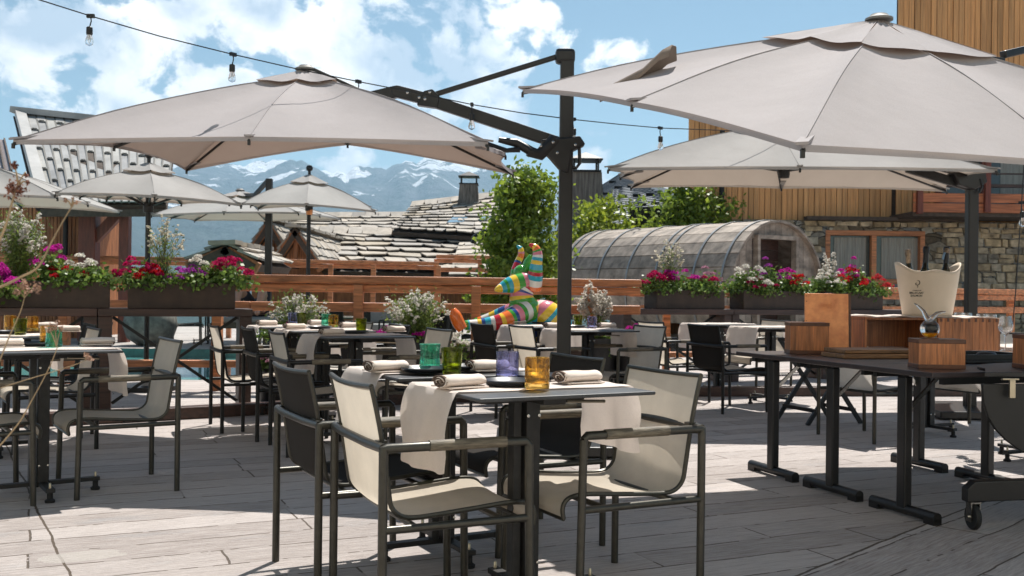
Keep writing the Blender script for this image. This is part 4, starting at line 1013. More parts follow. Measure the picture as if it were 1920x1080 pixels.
def make_glass(kind, label):
    r, h = .042, .105; rt = r*1.02
    if kind == 'g_green': prof = [(r*.98,0),(r*1.04,.02),(r*.97,.05),(r*.96,.075),(r*1.06,h)]
    elif kind == 'g_olive': prof = [(r*.84,0),(r*.88,.02),(r*.95,.06),(r*1.05,h)]
    else: prof = [(r,0),(r*1.02,.01),(r*1.02,.06),(r*1.02,h)]
    # smooth the outline
    pr = []
    for i in range(len(prof)-1):
        for k in range(5): t = k/5; s = t*t*(3-2*t); pr.append((prof[i][0]+(prof[i+1][0]-prof[i][0])*s, prof[i][1]+(prof[i+1][1]-prof[i][1])*t))
    pr.append(prof[-1])
    outer = [(.0001,0)]+pr; inner = [(max(.0001,a-.0028), max(b,.014)) for a, b in pr[::-1] if b > .013]+[(.0001,.012)]
    m = MB(); m.lathe(outer+[(pr[-1][0]-.0014, h+.0012)]+inner, 36)
    o = m.build('tumbler', M[kind], None, smooth='auto'); return tag(o, label, 'glass', 'coloured glass tumblers')
gprotos = {}
def tumbler(x, y, z, kind, label):
    if kind not in gprotos: gprotos[kind] = make_glass(kind, label); gprotos[kind].location = (x,y,z); return gprotos[kind]
    c = gprotos[kind].copy(); col.objects.link(c); c.location = (x,y,z); c['label'] = label; return c

# ================================================================== LAYOUT OF THE DINING TERRACE
ZT = TH
A = 28
T1 = (.062, 3.615); T2 = (-.273, 4.305)
table(*T1, A, 'nearest slate-grey bistro table in sun with violet and amber tumblers')
table(*T2, A, 'second slate-grey bistro table, just behind the nearest one, with sea-green tumbler')
def loc(c, ang, du, dv): u = U(ang); return (c[0]+u.x*du-u.y*dv, c[1]+u.y*du+u.x*dv)
x, y = loc(T1, A, 0, .055); runner(x, y, A, 'sunlit linen runner on the nearest table under the violet and amber tumblers', seed=1, w=.40)
x, y = loc(T2, A, 0, .055); runner(x, y, A, 'linen runner on the second table under the sea-green and olive tumblers', seed=2, drop=(.24,.2), w=.42)
chair(-.285, 3.50, 25, 'beige', 'nearest beige mesh armchair, seen from behind at the left of the front table')
chair(-.60, 4.02, 28, 'dark', 'charcoal mesh armchair directly behind the nearest beige one, left of the second table')
chair(.345, 3.83, 207, 'beige', 'beige mesh armchair facing left, with a linen runner hanging before its back')
chair(.06, 4.62, 207, 'dark', 'charcoal mesh armchair facing left at the far side of the second table')
# left group
L1 = (-2.50, 5.42); AL = 34
table(*L1, AL, 'bistro table at the left edge with sea-green tumbler, thick column in view')
x, y = loc(L1, AL, 0, 0); runner(x, y, AL, 'pale runner on the left-edge table hanging beside the beige armchair', seed=3, drop=(.2,.26), w=.40)
chair(-2.19, 5.665, 213, 'beige', 'beige mesh armchair facing left at the left group, sun on its backrest')
chair(-2.79, 5.23, 34, 'beige', 'beige mesh armchair cut off by the left edge of the photo')
L2 = (-3.42, 6.72)
table(*L2, AL, 'bistro table behind the left-edge table with amber and olive tumblers')
x, y = loc(L2, AL, 0, 0); runner(x, y, AL, 'linen runner on the farther table of the left group', seed=4, w=.40)
chair(-3.20, 7.05, 213, 'beige_black', 'brown-lit mesh armchair with black frame behind the left-edge table')
chair(-3.52, 7.75, 213, 'black', 'black mesh armchair half hidden behind the brown-lit one at left')
# middle group
M1 = (-1.13,7.46); M2 = (-1.54,8.35); M3 = (-1.95,9.05)
for c, lb in ((M1,'shaded bistro table in the middle group nearest the camera, olive tumbler at its middle'), (M2,'second shaded table of the middle group, behind the olive tumbler one'), (M3,'farthest shaded table of the middle group, beside the white gaura flowers')): table(*c, A, lb)
for i, (c, lb) in enumerate(((M1,'shaded linen runner on the nearest table of the middle group'), (M2,'shaded linen runner on the second table of the middle group'), (M3,'shaded linen runner on the farthest table of the middle group'))):
    x, y = loc(c, A, 0, .02); runner(x, y, A, lb, seed=10+i, drop=(.27,.27), w=.42)
chair(-1.36, 7.06, 25, 'beige_black', 'black-framed armchair with beige mesh back, left of the nearest middle table')
chair(-1.73, 7.72, 25, 'black', 'all-black mesh armchair between two brown-backed ones in the middle group')
chair(-2.10, 8.12, 25, 'beige_black', 'black-framed armchair with brown-lit back, leftmost of the middle group')
chair(-.80, 7.66, 208, 'beige', 'beige mesh armchair facing left at the right end of the nearest middle table')
chair(-1.20, 8.52, 208, 'black', 'black mesh armchair before the dark flower pot in the middle group')
chair(-1.60, 9.15, 208, 'grey', 'pale mesh armchair lit by sun, rightmost of the farthest middle table')
# group behind the mast
R1 = (.70,9.10); R2c = (.32,9.9)
table(*R1, A, 'bistro table right behind the black mast with olive and blue tumblers')
table(*R2c, A, 'farther bistro table left of the black mast, in front of the striped sculpture')
x, y = loc(R1, A, -.0, .02); runner(x, y, A, 'linen runner on the table right behind the black mast', seed=21, w=.42)
x, y = loc(R2c, A, 0, .02); runner(x, y, A, 'sunlit runner on the farther table in front of the striped sculpture', seed=22, w=.44)
chair(-.02, 9.22, 25, 'black', 'black mesh armchair in front of the striped sculpture')
chair(.33, 8.92, 25, 'beige_black', 'black-framed armchair with pale mesh back left of the black mast')
chair(1.00, 9.00, 208, 'grey', 'pale grey mesh armchair facing left behind the nearest right-hand chair')
# right far group
F1 = (2.68,10.45); F2 = (2.32,11.3)
table(*F1, A, 'shaded bistro table behind the copper menu holder with a hanging runner')
table(*F2, A, 'farther shaded table behind the black armchair below the right planters')
x, y = loc(F1, A, 0, .02); runner(x, y, A, 'greyish linen runner hanging at the shaded table beside the black armchair', seed=31, w=.44)
x, y = loc(F2, A, 0, .02); runner(x, y, A, 'linen runner on the farther shaded table below the right planters', seed=32, w=.44)
chair(2.07, 9.75, 25, 'black', 'black mesh armchair left of the copper menu holder, back turned to the camera')
chair(1.68, 10.55, 25, 'beige_black', 'beige-backed armchair with black frame just behind the solitary black one')
chair(2.80, 11.55, 208, 'beige', 'beige armchair facing left below the right planter boxes')
S1 = (3.40, 8.25)
table(*S1, A, 'bistro table standing behind the black service tables')
chair(2.82, 7.98, 28, 'grey', 'pale mesh armchair seen beneath the black service tables')
chair(3.95, 8.55, 208, 'grey', 'pale mesh armchair at right behind the black service tables')
S2 = (3.62, 7.02)
table(*S2, A, 'bistro table holding the upturned wine glasses at right')
x, y = loc(S2, A, 0, .02); runner(x, y, A, 'linen runner under the wine glasses at right', seed=33, w=.44)

# settings placed by where they stand on their table
def at(px, py, z=ZT+.008): p = G(px, py, z); return p.x, p.y, z
def nap(px, py, ang, label, z=ZT+.008): x, y, z = at(px, py, z); napkin(x, y, z, ang, label)
nap(862, 727, 40, 'rolled beige napkin at the left end of the nearest table, beside the hanging runner')
for o in (): pass
nap(1083, 718, 35, 'rolled napkin at the right end of the nearest table, beside the amber tumbler')
nap(724, 697, 40, 'rolled napkin at the left end of the second table')
nap(915, 695, 30, 'rolled napkin at the right end of the second table, behind the violet tumbler')
def pl(px, py, label): x, y, z = at(px, py); plate(x, y, z, label)
pl(957, 722, 'black plate left of the amber tumbler on the nearest table'); pl(1010, 711, 'black plate behind the amber tumbler on the nearest table')
pl(797, 698, 'black plate in front of the sea-green tumbler on the second table'); pl(868, 693, 'black plate behind the olive tumbler on the second table')
def tu(px, py, kind, label): x, y, z = at(px, py); tumbler(x, y, z, kind, label)
tu(951, 712, 'g_blue', 'violet blue glass tumbler on the nearest table'); tu(1007, 728, 'g_amber', 'amber glass tumbler at the edge of the nearest table')
tu(806, 692, 'g_green', 'sea-green waisted tumbler on the second table, next to an olive one'); tu(847, 702, 'g_olive', 'olive glass tumbler on the second table, right of the sea-green one')
# left tables
nap(183, 648, 210, 'rolled napkin by the right end of the left-edge table'); nap(10, 650, 30, 'flat napkin at the far left of the left-edge table')
tu(101, 650, 'g_green', 'sea-green tumbler on the left-edge table'); pl(62, 648, 'black plate left of the sea-green tumbler on the left-edge table'); tu(90, 646, 'g_amber', 'amber tumbler hidden behind the sea-green one on the left-edge table')
tu(19, 618, 'g_amber', 'amber tumbler at far left on the farther left table'); tu(38, 627, 'g_olive', 'olive tumbler between two amber ones on the farther left table'); tu(60, 620, 'g_amber', 'amber tumbler right of the olive one on the farther left table')
nap(85, 615, 210, 'rolled napkin behind the amber tumblers on the farther left table'); nap(125, 622, 30, 'rolled napkin at the right end of the farther left table')
pl(20, 625, 'black plate on the farther left table')
# middle tables
nap(622, 628, 40, 'rolled brown napkin at the left end of the nearest middle table'); nap(738, 622, 40, 'rolled brown napkin at the right end of the nearest middle table')
tu(677, 623, 'g_olive', 'tall-looking olive tumbler on the nearest middle table'); pl(665, 625, 'black plate under the olive tumbler of the nearest middle table')
nap(552, 617, 40, 'rolled brown napkin at the left end of the second middle table'); nap(655, 614, 40, 'rolled napkin behind the plates of the second middle table')
tu(625, 613, 'g_amber', 'amber tumbler on the second middle table, reddish against the flowers'); tu(611, 611, 'g_green', 'thin-looking green tumbler behind the amber one on the second middle table'); pl(600, 616, 'black plate on the second middle table')
nap(500, 610, 40, 'rolled brown napkin at the left end of the farthest middle table'); tu(565, 608, 'g_olive', 'olive-yellow tumbler on the farthest middle table'); tu(549, 607, 'g_blue', 'greyish blue tumbler on the farthest middle table'); nap(595,609,40,'rolled napkin at the right end of the farthest middle table')
# behind the mast
tu(1084, 612, 'g_olive', 'olive tumbler right of the black mast'); tu(1110, 615, 'g_blue', 'violet blue tumbler right of the black mast')
nap(1137, 614, 30, 'rolled napkin right of the blue tumbler behind the mast'); pl(1078, 614, 'black plate under the olive tumbler right of the mast')
nap(1035, 614, 40, 'rolled brown napkin just left of the black mast'); tu(1008, 604, 'g_olive', 'olive tumbler left of the black mast before the striped sculpture'); tu(1036, 606, 'g_blue', 'blue tumbler beside the mast before the striped sculpture')
pl(1015, 607, 'black plate left of the black mast'); nap(970, 607, 40, 'rolled pale napkin behind the pale-backed chair left of the mast')

# ================================================================== UMBRELLAS
M['cap_grey'] = mat('grey_top_cap', (.24,.23,.21), .6)
M['strap'] = weave_mat('taupe_strap', (.36,.29,.24), .85, .2, 300, .12, .3)
def canopy(root, apex, rim, m, vent=True, sag=.05, inward=.05, ribs=True, vent_r=.24, rise=.07, rib_r=.011, finial='flat', ns=10, ntt=12):
    """rim: list of 8 (or 4) rib tips in order"""
    n = len(rim); mb = MB(); ap = Vector(apex); seam = MB()
    cen = sum(rim, Vector())/n
    def rimp(i, s):
        a, b = rim[i], rim[(i+1) % n]; p = a.lerp(b, s); k = 4*s*(1-s); return p + (Vector((cen.x, cen.y, p.z))-p)*inward*k + Vector((0,0,.012*k))
    t0 = .10
    for i in range(n):
        rows = []
        for r in range(ntt+1):
            t = t0+(1-t0)*r/ntt
            row = []
            for k in range(ns+1):
                s = k/ns; p = ap.lerp(rimp(i, s), t); p.z -= sag*4*s*(1-s)*math.sin(math.pi*min(1, t*.9))*1.0
                p.z += .05*math.sin(math.pi*t)   # the sheet bows over the rib
                p.z += .004*math.sin(s*19+t*11+i)*t
                row.append(p)
            rows.append(row)
        mb.grid(rows)
    o = mb.build('canopy', m, root, smooth='auto', fixn=False)
    hem = MB()
    for i in range(n):
        row = [rimp(i, k/ns) for k in range(ns+1)]
        hem.grid([row, [p-Vector((0,0,.028))+(p-cen).normalized()*.002 for p in row]])
    hem.build('hem', m, o, smooth=True, fixn=False)
    if vent:
        vb = MB(); 
        for i in range(n):
            rows = []
            for r in range(7):
                t = vent_r*r/6; row = []
                for k in range(9):
                    s = k/8; p = ap.lerp(rimp(i, s), t); p.z += rise*(1-.75*r/6)+.012+.05*math.sin(math.pi*t) - .012*4*s*(1-s)*(r/6) + .005*math.sin(s*7+i*1.7)*(r/6)+.006*math.sin(s*19+i*2.3)*math.sin(r)*(1-r/7); row.append(p)
                rows.append(row)
            vb.grid(rows)
        vb.build('vent', m, root, smooth='auto', fixn=False)
    sm = MB()
    for i in range(n):
        pts = []
        for r in range(13):
            t = t0+(1-t0)*r/12; p = ap.lerp(Vector(rim[i]), t); p.z += .05*math.sin(math.pi*t)+.004*math.sin(t*11+i)*t+.002; pts.append(p)
        sm.tube(pts, .0035, 4)
    sm.build('seam', m, o)
    fb = MB()
    if finial == 'flat': fb.lathe([(.075,0),(.075,.012),(.055,.022),(.045,.034),(.0001,.038)], 24, ap+Vector((0,0,rise+.004)))
    else: fb.lathe([(.02,0),(.02,.05),(.045,.07),(.05,.10),(.035,.13),(.0001,.14)], 16, ap+Vector((0,0,rise)))
    fb.build('finial', M['mast'] if finial != 'flat' else M['cap_grey'], root, smooth='auto')
    if ribs:
        for i in range(n):
            rb = MB(); a = ap-Vector((0,0,.05)); b = Vector(rim[i])-Vector((0,0,.025)); mid = a.lerp(b,.5)+Vector((0,0,.03)); rb.tube([a.lerp(b,.03), mid, b], rib_r, 6)
            tb = (Vector(rim[i])-cen).normalized(); rb.box(b+Vector((0,0,-.012)), (.016,.016,.03)); rb.build('rib', M['mast'], root)
            pk = MB(); pk.beam(Vector(rim[i])-tb*.22+Vector((0,0,.035)), Vector(rim[i])+tb*.02+Vector((0,0,.006)), .05, .012); pk.build('corner_pocket', m, o)
    return o
def hub_struts(root, hub, apex, rim, f=.45, r=.009):
    h = MB(); h.lathe([(.05,-.06),(.055,-.03),(.055,.04),(.03,.06)], 14, hub); h.build('hub', M['mast'], root, smooth='auto')
    for p in rim:
        s_ = MB(); q = Vector(apex).lerp(Vector(p), f)-Vector((0,0,.05)); s_.tube([hub, q], r, 6); s_.build('strut', M['mast'], root)
def rimpx(lst): return [P(a, b, Y) for a, b, Y in lst]
def cross_base(root, x, y):
    m = MB(); m.box((x,y,.045), (.95,.95,.07)); m.build('base_plate', M['mast'], root, bevel=.01)

# U1: big square cantilever umbrella left of centre
u1 = thing('cantilever_umbrella', 'large square taupe cantilever umbrella on the black mast at the centre', 'umbrella', group='cantilever umbrellas')
rim1 = rimpx([(25,262,6.05), (467,256,6.12), (915,266,5.88), (948,286,7.3), (962,322,8.79), (652,266,8.55), (350,315,8.82), (214,270,7.35)])
ap1 = P(573,142,7.35)
canopy(u1, ap1, rim1, M['canopy'], sag=.05, inward=.045, rise=.035, vent_r=.20)
MX, MY = .375, 7.25
b = MB(); b.box((MX,MY,1.42), (.098,.098,2.76)); b.build('mast', M['mast'], u1, bevel=.012)
b = MB(); b.box((MX-.015,MY,2.80), (.14,.11,.105)); b.build('mast_cap', M['mast'], u1, bevel=.025)
cross_base(u1, MX, MY)
def arm_set(root, MX, MY, pts_arm, strut, plate_c, prefix=1):
    m = MB(); 
    for a, b in zip(pts_arm[:-1], pts_arm[1:]): m.beam(a, b, .06, .085)
    for p in pts_arm[1:-1]: m.lathe([(.042,-.031),(.042,.031)], 14, p, Matrix.Rotation(R_(90),3,'X'))
    m.build('arm', M['mast'], root, bevel=.008)
    m = MB(); m.beam(strut[0], strut[1], .035, .035); m.build('stay', M['mast'], root, bevel=.006)
arm_set(u1, MX, MY, [ap1+Vector((.02,0,.03)), P(690,185,7.3), P(745,172,7.28), P(800,186,7.27), P(1046,268,7.25)], (P(800,182,7.27), P(1052,104,7.25)), None)
m = MB(); c = P(803,184,7.27); m.prism([c+Vector((-.08,-.04,-.055)), c+Vector((.07,-.04,-.075)), c+Vector((.085,-.04,.01)), c+Vector((.03,-.04,.06)), c+Vector((-.03,-.04,.045))], (0,.08,0)); 
m.build('arm_bracket', M['mast'], u1, bevel=.008)
m = MB(); c = P(1055,280,7.25); m.prism([c+Vector(v) for v in ((-.16,-.065,.06),(.12,-.065,.09),(.16,-.065,.03),(.06,-.065,-.02),(.04,-.065,-.18),(-.01,-.065,-.16),(-.09,-.065,-.07),(-.15,-.065,-.01))], (0,.13,0)); m.build('crank_housing', M['mast'], u1, bevel=.012)
m = MB(); c = P(1078,285,7.22); m.tube([c+Vector(v) for v in ((-.02,0,.06),(.03,0,.04),(.035,0,-.08),(.01,0,-.115),(-.035,0,-.10),(-.06,0,-.06))], .013, 8); m.build('handle', M['mast'], u1, smooth='auto')
m = MB(); m.tube([P(1040,262,7.22), P(1012,290,7.2), P(990,283,7.18)], [.05,.045,.04], 10); m.tube([P(1000,286,7.18), P(968,268,7.18), P(935,262,7.16)], [.035,.032,.02], 10); m.tube([P(975,280,7.17), P(950,282,7.17), P(911,268,7.15)], [.022,.016,.014], 8); m.build('tilt_lever', M['mast'], u1, smooth='auto')
for (a, b_) in ((764,174),(806,173),(786,183),(797,186),(1037,267),(1079,272),(1045,287),(1014,274),(997,287),(972,272)):
    m = MB(); m.lathe([(.010,0),(.010,.012),(.001,.016)], 10, P(a,b_,7.17), Matrix.Rotation(R_(90),3,'X')); m.build('bolt', M['chrome'], u1)

# U2: near umbrella, tilted, upper right
u2 = thing('cantilever_umbrella', 'nearest tilted cantilever umbrella filling the upper right, strap folded on its canopy', 'umbrella', group='cantilever umbrellas')
Lp = P(980,167,6.44); Np = P(1505,271,3.9); v_ = Vector((2.72,.92,.02)); Rp = Np+v_; Tp = Lp+v_
ap2 = P(1648,52,5.62)
def mid(a, b, up=.03, inn=.03): 
    c = (Lp+Np+Rp+Tp)/4; p = (a+b)/2; return p+(Vector((c.x,c.y,p.z))-p)*inn+Vector((0,0,up))
canopy(u2, ap2, [Lp, P(1185,190,5.12), Np, mid(Np,Rp,.0), Rp, mid(Rp,Tp), Tp, mid(Tp,Lp)], M['canopy'], sag=.045, inward=.03, vent_r=.30, rise=.035, ntt=16)
fl = MB(); rows = []
for i, (x_, y_, Y_) in enumerate([(1108,176,5.9),(1150,160,5.85),(1200,136,5.8),(1236,104,5.78),(1254,97,5.78)]):
    p = P(x_, y_, Y_); rows.append([p+Vector((0,0,-.03)), p+Vector((.02,.01,.012+.007*i)), p+Vector((.05,.05,.015+.007*i)), p+Vector((.06,.09,-.03))])
fl.grid(rows); fl.build('closing_strap', M['strap'], u2, smooth=True, solid=.006)
m = MB(); m.box((4.35,6.6,1.5), (.10,.10,3.0)); m.build('mast', M['mast'], u2, bevel=.012); cross_base(u2, 4.35, 6.6)
m = MB(); q1 = P(1880,103,5.9); m.beam(q1, (4.33,6.6,2.98), .045, .045); m.beam(ap2-Vector((0,0,.12)), q1-Vector((0,0,.05)), .05, .06); m.build('arm', M['mast'], u2, bevel=.008)

# U3: umbrella behind at right
u3 = thing('cantilever_umbrella', 'square cantilever umbrella behind the nearest one, in front of the timber facade', 'umbrella', group='cantilever umbrellas')
rim3 = rimpx([(1140,314,8.5), (1500,312,8.6), (1870,317,8.4), (1815,328,9.7), (1775,355,10.9), (1465,349,10.7), (1183,348,10.9), (1163,328,9.8)])
ap3 = P(1440,236,9.7)
canopy(u3, ap3, rim3, M['canopy_old'], sag=.05, inward=.05, rise=.04)
hub_struts(u3, P(1470,322,9.7), ap3, rim3)
mx3 = P(1822,400,9.6).x; m = MB(); m.box((mx3,9.6,1.45), (.098,.098,2.8)); m.build('mast', M['mast'], u3, bevel=.012); cross_base(u3, mx3, 9.6)
m = MB(); m.beam(ap3+Vector((0,0,-.02)), P(1660,300,9.65), .06,.08); m.beam(P(1700,315,9.65), P(1818,350,9.6), .06, .085); m.prism([P(1808,335,9.5)+Vector(v) for v in ((-.1,0,.06),(.2,0,.08),(.22,0,-.03),(.1,0,-.1),(-.04,0,-.06))], (0,.16,0)); m.build('arm', M['mast'], u3, bevel=.01)
m = MB(); m.tube([P(1838,335,9.5), P(1842,350,9.5), P(1836,362,9.5)], .012, 8); m.build('handle', M['mast'], u3)

# U4: cantilever cut by the left edge
u4 = thing('cantilever_umbrella', 'pale cantilever umbrella cut off by the left edge above the flowers', 'umbrella', group='cantilever umbrellas')
rim4 = rimpx([(-330,368,10.6), (-110,360,10.6), (108,368,10.6), (165,380,11.8), (225,396,13.0), (40,385,12.9), (-160,396,13.0), (-240,380,11.8)])
ap4 = P(-75,296,11.8)
canopy(u4, ap4, rim4, M['canopy_old'], sag=.05, inward=.05); hub_struts(u4, P(-75,372,11.8), ap4, rim4)
m = MB(); m.box((P(-200,500,13.2).x,13.2,1.4), (.1,.1,2.8)); m.build('mast', M['mast'], u4); m = MB(); m.beam(ap4, (P(-200,500,13.2).x,13.2,2.2), .06,.08); m.build('arm', M['mast'], u4)

# U5, U6: market umbrellas with a centre pole
def market(label, rim, ap, hubpx, base_z=0):
    u = thing('market_umbrella', label, 'umbrella', group='centre-pole market umbrellas')
    canopy(u, ap, rim, M['canopy_old'], sag=.03, inward=.03, vent_r=.30, rise=.07, finial='ball', rib_r=.009)
    hub_struts(u, Vector((ap.x, ap.y, hubpx)), ap, rim, f=.5)
    m = MB(); m.tube([(ap.x,ap.y,base_z),(ap.x,ap.y,ap.z+.05)], .028, 12); m.build('pole', M['mast'], u, smooth='auto')
    m = MB(); m.lathe([(.36,0),(.36,.05),(.05,.08),(.045,.30)], 20, (ap.x,ap.y,base_z)); m.build('base', M['mast'], u, smooth='auto')
    return u
rim5 = rimpx([(103,361,10.2), (290,366,10.1), (452,382,10.4), (430,378,11.2), (340,379,12.0), (262,374,12.0), (200,371,12.0), (150,366,11.2)])
market('grey market umbrella with dark pole before the shingled chalet', rim5, P(279,318,11.0), P(279,388,11).z)
rim6 = rimpx([(453,381,13.4), (575,382,13.3), (704,395,13.6), (694,388,14.4), (672,388,15.4), (580,385,15.5), (484,389,15.4), (470,383,14.4)])
market('small grey market umbrella with dark pole before the slate roofs', rim6, P(580,337,14.4), P(580,388,14.4).z)
hc = MB(); pz = P(580,395,14.4); hc.lathe([(.045,-.06),(.05,0),(.045,.06)], 12, pz); tag(hc.build('heater_clamp', M['copper'], None, smooth='auto'), 'orange-brown collar clamped under the small market umbrella', 'clamp')
u7 = thing('cantilever_umbrella', 'distant pale cantilever umbrella behind the small market umbrella', 'umbrella', group='cantilever umbrellas')
rim7 = rimpx([(284,402,15.5), (420,397,15.4), (560,398,15.5), (600,403,16.8), (640,410,18.0), (500,413,18.0), (365,412,18.0), (320,407,16.8)])
ap7 = P(450,366,16.8); canopy(u7, ap7, rim7, M['canopy_old'], sag=.05, inward=.05)
xm = P(503,500,16.0).x; m = MB(); m.box((xm,16.0,1.42), (.10,.10,P(503,335,16).z*2-2.84)); m.build('mast', M['mast'], u7, bevel=.01)
m = MB(); m.beam(P(503,338,16), P(478,366,16.3), .05,.06); m.beam(P(478,366,16.3), ap7, .05,.06); m.beam(P(503,398,16), P(486,388,16.2), .06, .07); m.build('arm', M['mast'], u7)

# ================================================================== STRING LIGHTS
wpts = [(-40,-35,5.5),(75,0,5.8),(170,30,6.1),(300,68,6.3),(437,102,6.5),(560,130,6.75),(672,153,6.95),(780,174,7.0),(885,196,7.15),(980,212,7.28),(1075,224,7.35),(1160,233,7.8),(1238,240,8.2),(1370,245,8.8),(1560,248,9.6)]
W = [P(*p) for p in wpts]
sl = thing('string_light', 'thin black cable strung across the sky with hanging bulb sockets', 'string light', W[0])
m = MB(); m.tube([p-W[0] for p in W], .0042, 6); m.build('cable', M['wire'], sl)
gp_bulb = 'clear bulbs hanging from the black cable'
def bulb(p, label, proto=[None]):
    p = Vector(p)
    if proto[0] is None:
        r = thing('hanging_bulb', label, 'bulb', p, group=gp_bulb)
        m = MB(); m.box((0,0,0), (.045,.02,.022)); m.tube([(0,0,0),(.004,0,-.03),(-.006,0,-.07)], .004, 6); m.build('cord', M['wire'], r)
        m = MB(); m.lathe([(.012,-.065),(.018,-.07),(.019,-.105),(.016,-.115)], 14, (-.006,0,0)); m.build('socket', M['wire'], r, smooth='auto')
        m = MB(); m.lathe([(.013,-.115),(.020,-.135),(.0245,-.155),(.021,-.172),(.0001,-.182)], 16, (-.006,0,0)); b = m.build('glass_bulb', M['g_clear'], r, smooth='auto')
        m = MB(); m.tube([(-.006,0,-.118),(-.012,0,-.15),(-.006,0,-.165),(0,0,-.15),(-.006,0,-.118)], .0012, 5); m.build('filament', M['hinge'], b)
        proto[0] = r; return
    dup(proto[0], p, random.random()*6, label, gp_bulb)
for i, lb in ((2,'clear bulb on the cable at upper left, nearest the shingled chalet'), (4,'clear bulb on the cable above the left side of the square umbrella'), (8,'clear bulb on the cable above the umbrella arm'), (10,'clear bulb on the cable beside the black mast'), (12,'clear bulb on the cable between mast and timber facade')): bulb(W[i], lb)
bulb(W[6], 'bulb socket on the cable just right of the square umbrella top')
m = MB(); pA = P(1920,300,7.5); m.tube([P(1924,250,7.5), P(1915,390,7.5), P(1905,540,7.5), P(1898,620,7.5)], .004, 6); tag(m.build('hanging_cable', M['wire']), 'thin black cable hanging vertically at the right edge before the stone wall', 'cable')
bulb(P(1916,385,7.6)+Vector((0,0,.02)), 'clear bulb at the right edge before the stone wall')
# ================================================================== PLANTER TABLES AND FLOWERS
def high_bench(name, label, a, b, y_off=0, n_units=2, rod=True, w=.42, ztop=.92):
    """long dark stained timber console carrying the flower boxes"""
    root = thing(name, label, 'console table', (a.x, a.y, 0)); d = (b-a); d.z = 0; L_ = d.length; ang = math.atan2(d.y, d.x); root.rotation_euler = (0,0,ang)
    ul = L_/n_units
    for k in range(n_units):
        m = MB(); m.box((ul*(k+.5), 0, ztop-.035), (ul-.006, w, .07)); m.build('tabletop', M['dark_wood'], root, bevel=.006)
        for e in (0,1):
            m = MB(); m.box((ul*k+.06+(ul-.12)*e, 0, (ztop-.07)/2), (.11, w-.08, ztop-.07)); m.build('leg', M['dark_wood'], root, bevel=.005)
        if rod:
            for s_, e_ in ((0,1),(1,0)):
                m = MB(); m.beam((ul*k+.12+(ul-.24)*s_, .02*(1 if s_ else -1), ztop-.08), (ul*k+.12+(ul-.24)*e_, .02*(1 if s_ else -1), .06), .022, .028); m.build('brace', M['alu_dark'], root)
    return root, ang
bl_a, bl_b = Vector((-4.95,8.62,0)), Vector((-2.46,9.55,0))
high_bench('planter_console', 'long dark timber console carrying the two left flower boxes', bl_a, bl_b, n_units=2)
br_a, br_b = Vector((1.27,12.3,0)), Vector((5.6,14.25,0))
high_bench('planter_console', 'long dark timber console carrying the three right flower boxes', br_a, br_b, n_units=3)

def planter(p, ang, label, L_=.93, h=.235, w=.30):
    root = thing('planter_box', label, 'planter', p, ang, 'brown rectangular planter boxes')
    m = MB(); t = .018
    m.box((0,-w/2+t/2,h/2), (L_,t,h)); m.box((0,w/2-t/2,h/2), (L_,t,h)); m.box((-L_/2+t/2,0,h/2), (t,w-2*t,h)); m.box((L_/2-t/2,0,h/2), (t,w-2*t,h)); m.box((0,0,.01), (L_-2*t,w-2*t,.02))
    m.build('box', M['plastic_planter'], root, bevel=.006)
    m = MB(); m.box((0,0,h-.045), (L_-2*t-.004,w-2*t-.004,.03)); m.build('soil', M['soil'], root)
    return root
def cluster(mb_pts, c, r, n):
    d = rng.normal(size=(n,3)); d /= np.linalg.norm(d, axis=1, keepdims=True); d[:,2] = np.abs(d[:,2])*.8-.15
    mb_pts.append(np.array(c)[None]+d*r*(.75+.35*rng.random((n,1))))
def geranium(p, label, spread, height, colour, nl=700, nc=12, rad=.035, leaf='leaf_g', lean=(0,0), cat='geranium', group=None):
    """spread: half sizes in x and y"""
    root = thing('geranium', label, cat, p, group=group); sx, sy = spread
    stems = MB(); blobs = []; lf = []
    for k in range(34):
        a = random.random()*6.28; r = math.sqrt(random.random()); x, y = math.cos(a)*r*sx, math.sin(a)*r*sy; z = height*(.95-.65*r*r)*random.uniform(.45,1.0)-.02*r
        stems.tube([(x*.2,y*.2,-.02),(x*.6,y*.6,z*.6),(x,y,z)], [.005,.004,.002], 5)
        m_ = int(nl/34); sp = min(sx,.14)*.42
        lf.append(np.array([x,y,z*.8])[None]+rng.normal(size=(m_,3))*np.array([sp,sp,height*.13]))
    stems.build('stem', M['stem'], root)
    C = np.concatenate(lf); leaves('foliage', M[leaf], root, C, .038, .95, fold=.35, tone=np.clip(rng.normal(.45,.28,len(C)),0,1))
    bl = []
    for k in range(int(nc*1.35)):
        a = random.random()*6.28; r = math.sqrt(random.random())*1.05; x, y = math.cos(a)*r*sx, math.sin(a)*r*sy*1.1-.03; z = height*(1.05-.5*r*r)*random.uniform(.72,1.12)
        cluster(bl, (x+lean[0]*r, y+lean[1], z), rad*random.uniform(.95,1.45), 60)
    C = np.concatenate(bl); leaves('blossoms', M['petal_'+colour], root, C, .021, .85, fold=.3, up=.15)
    return root
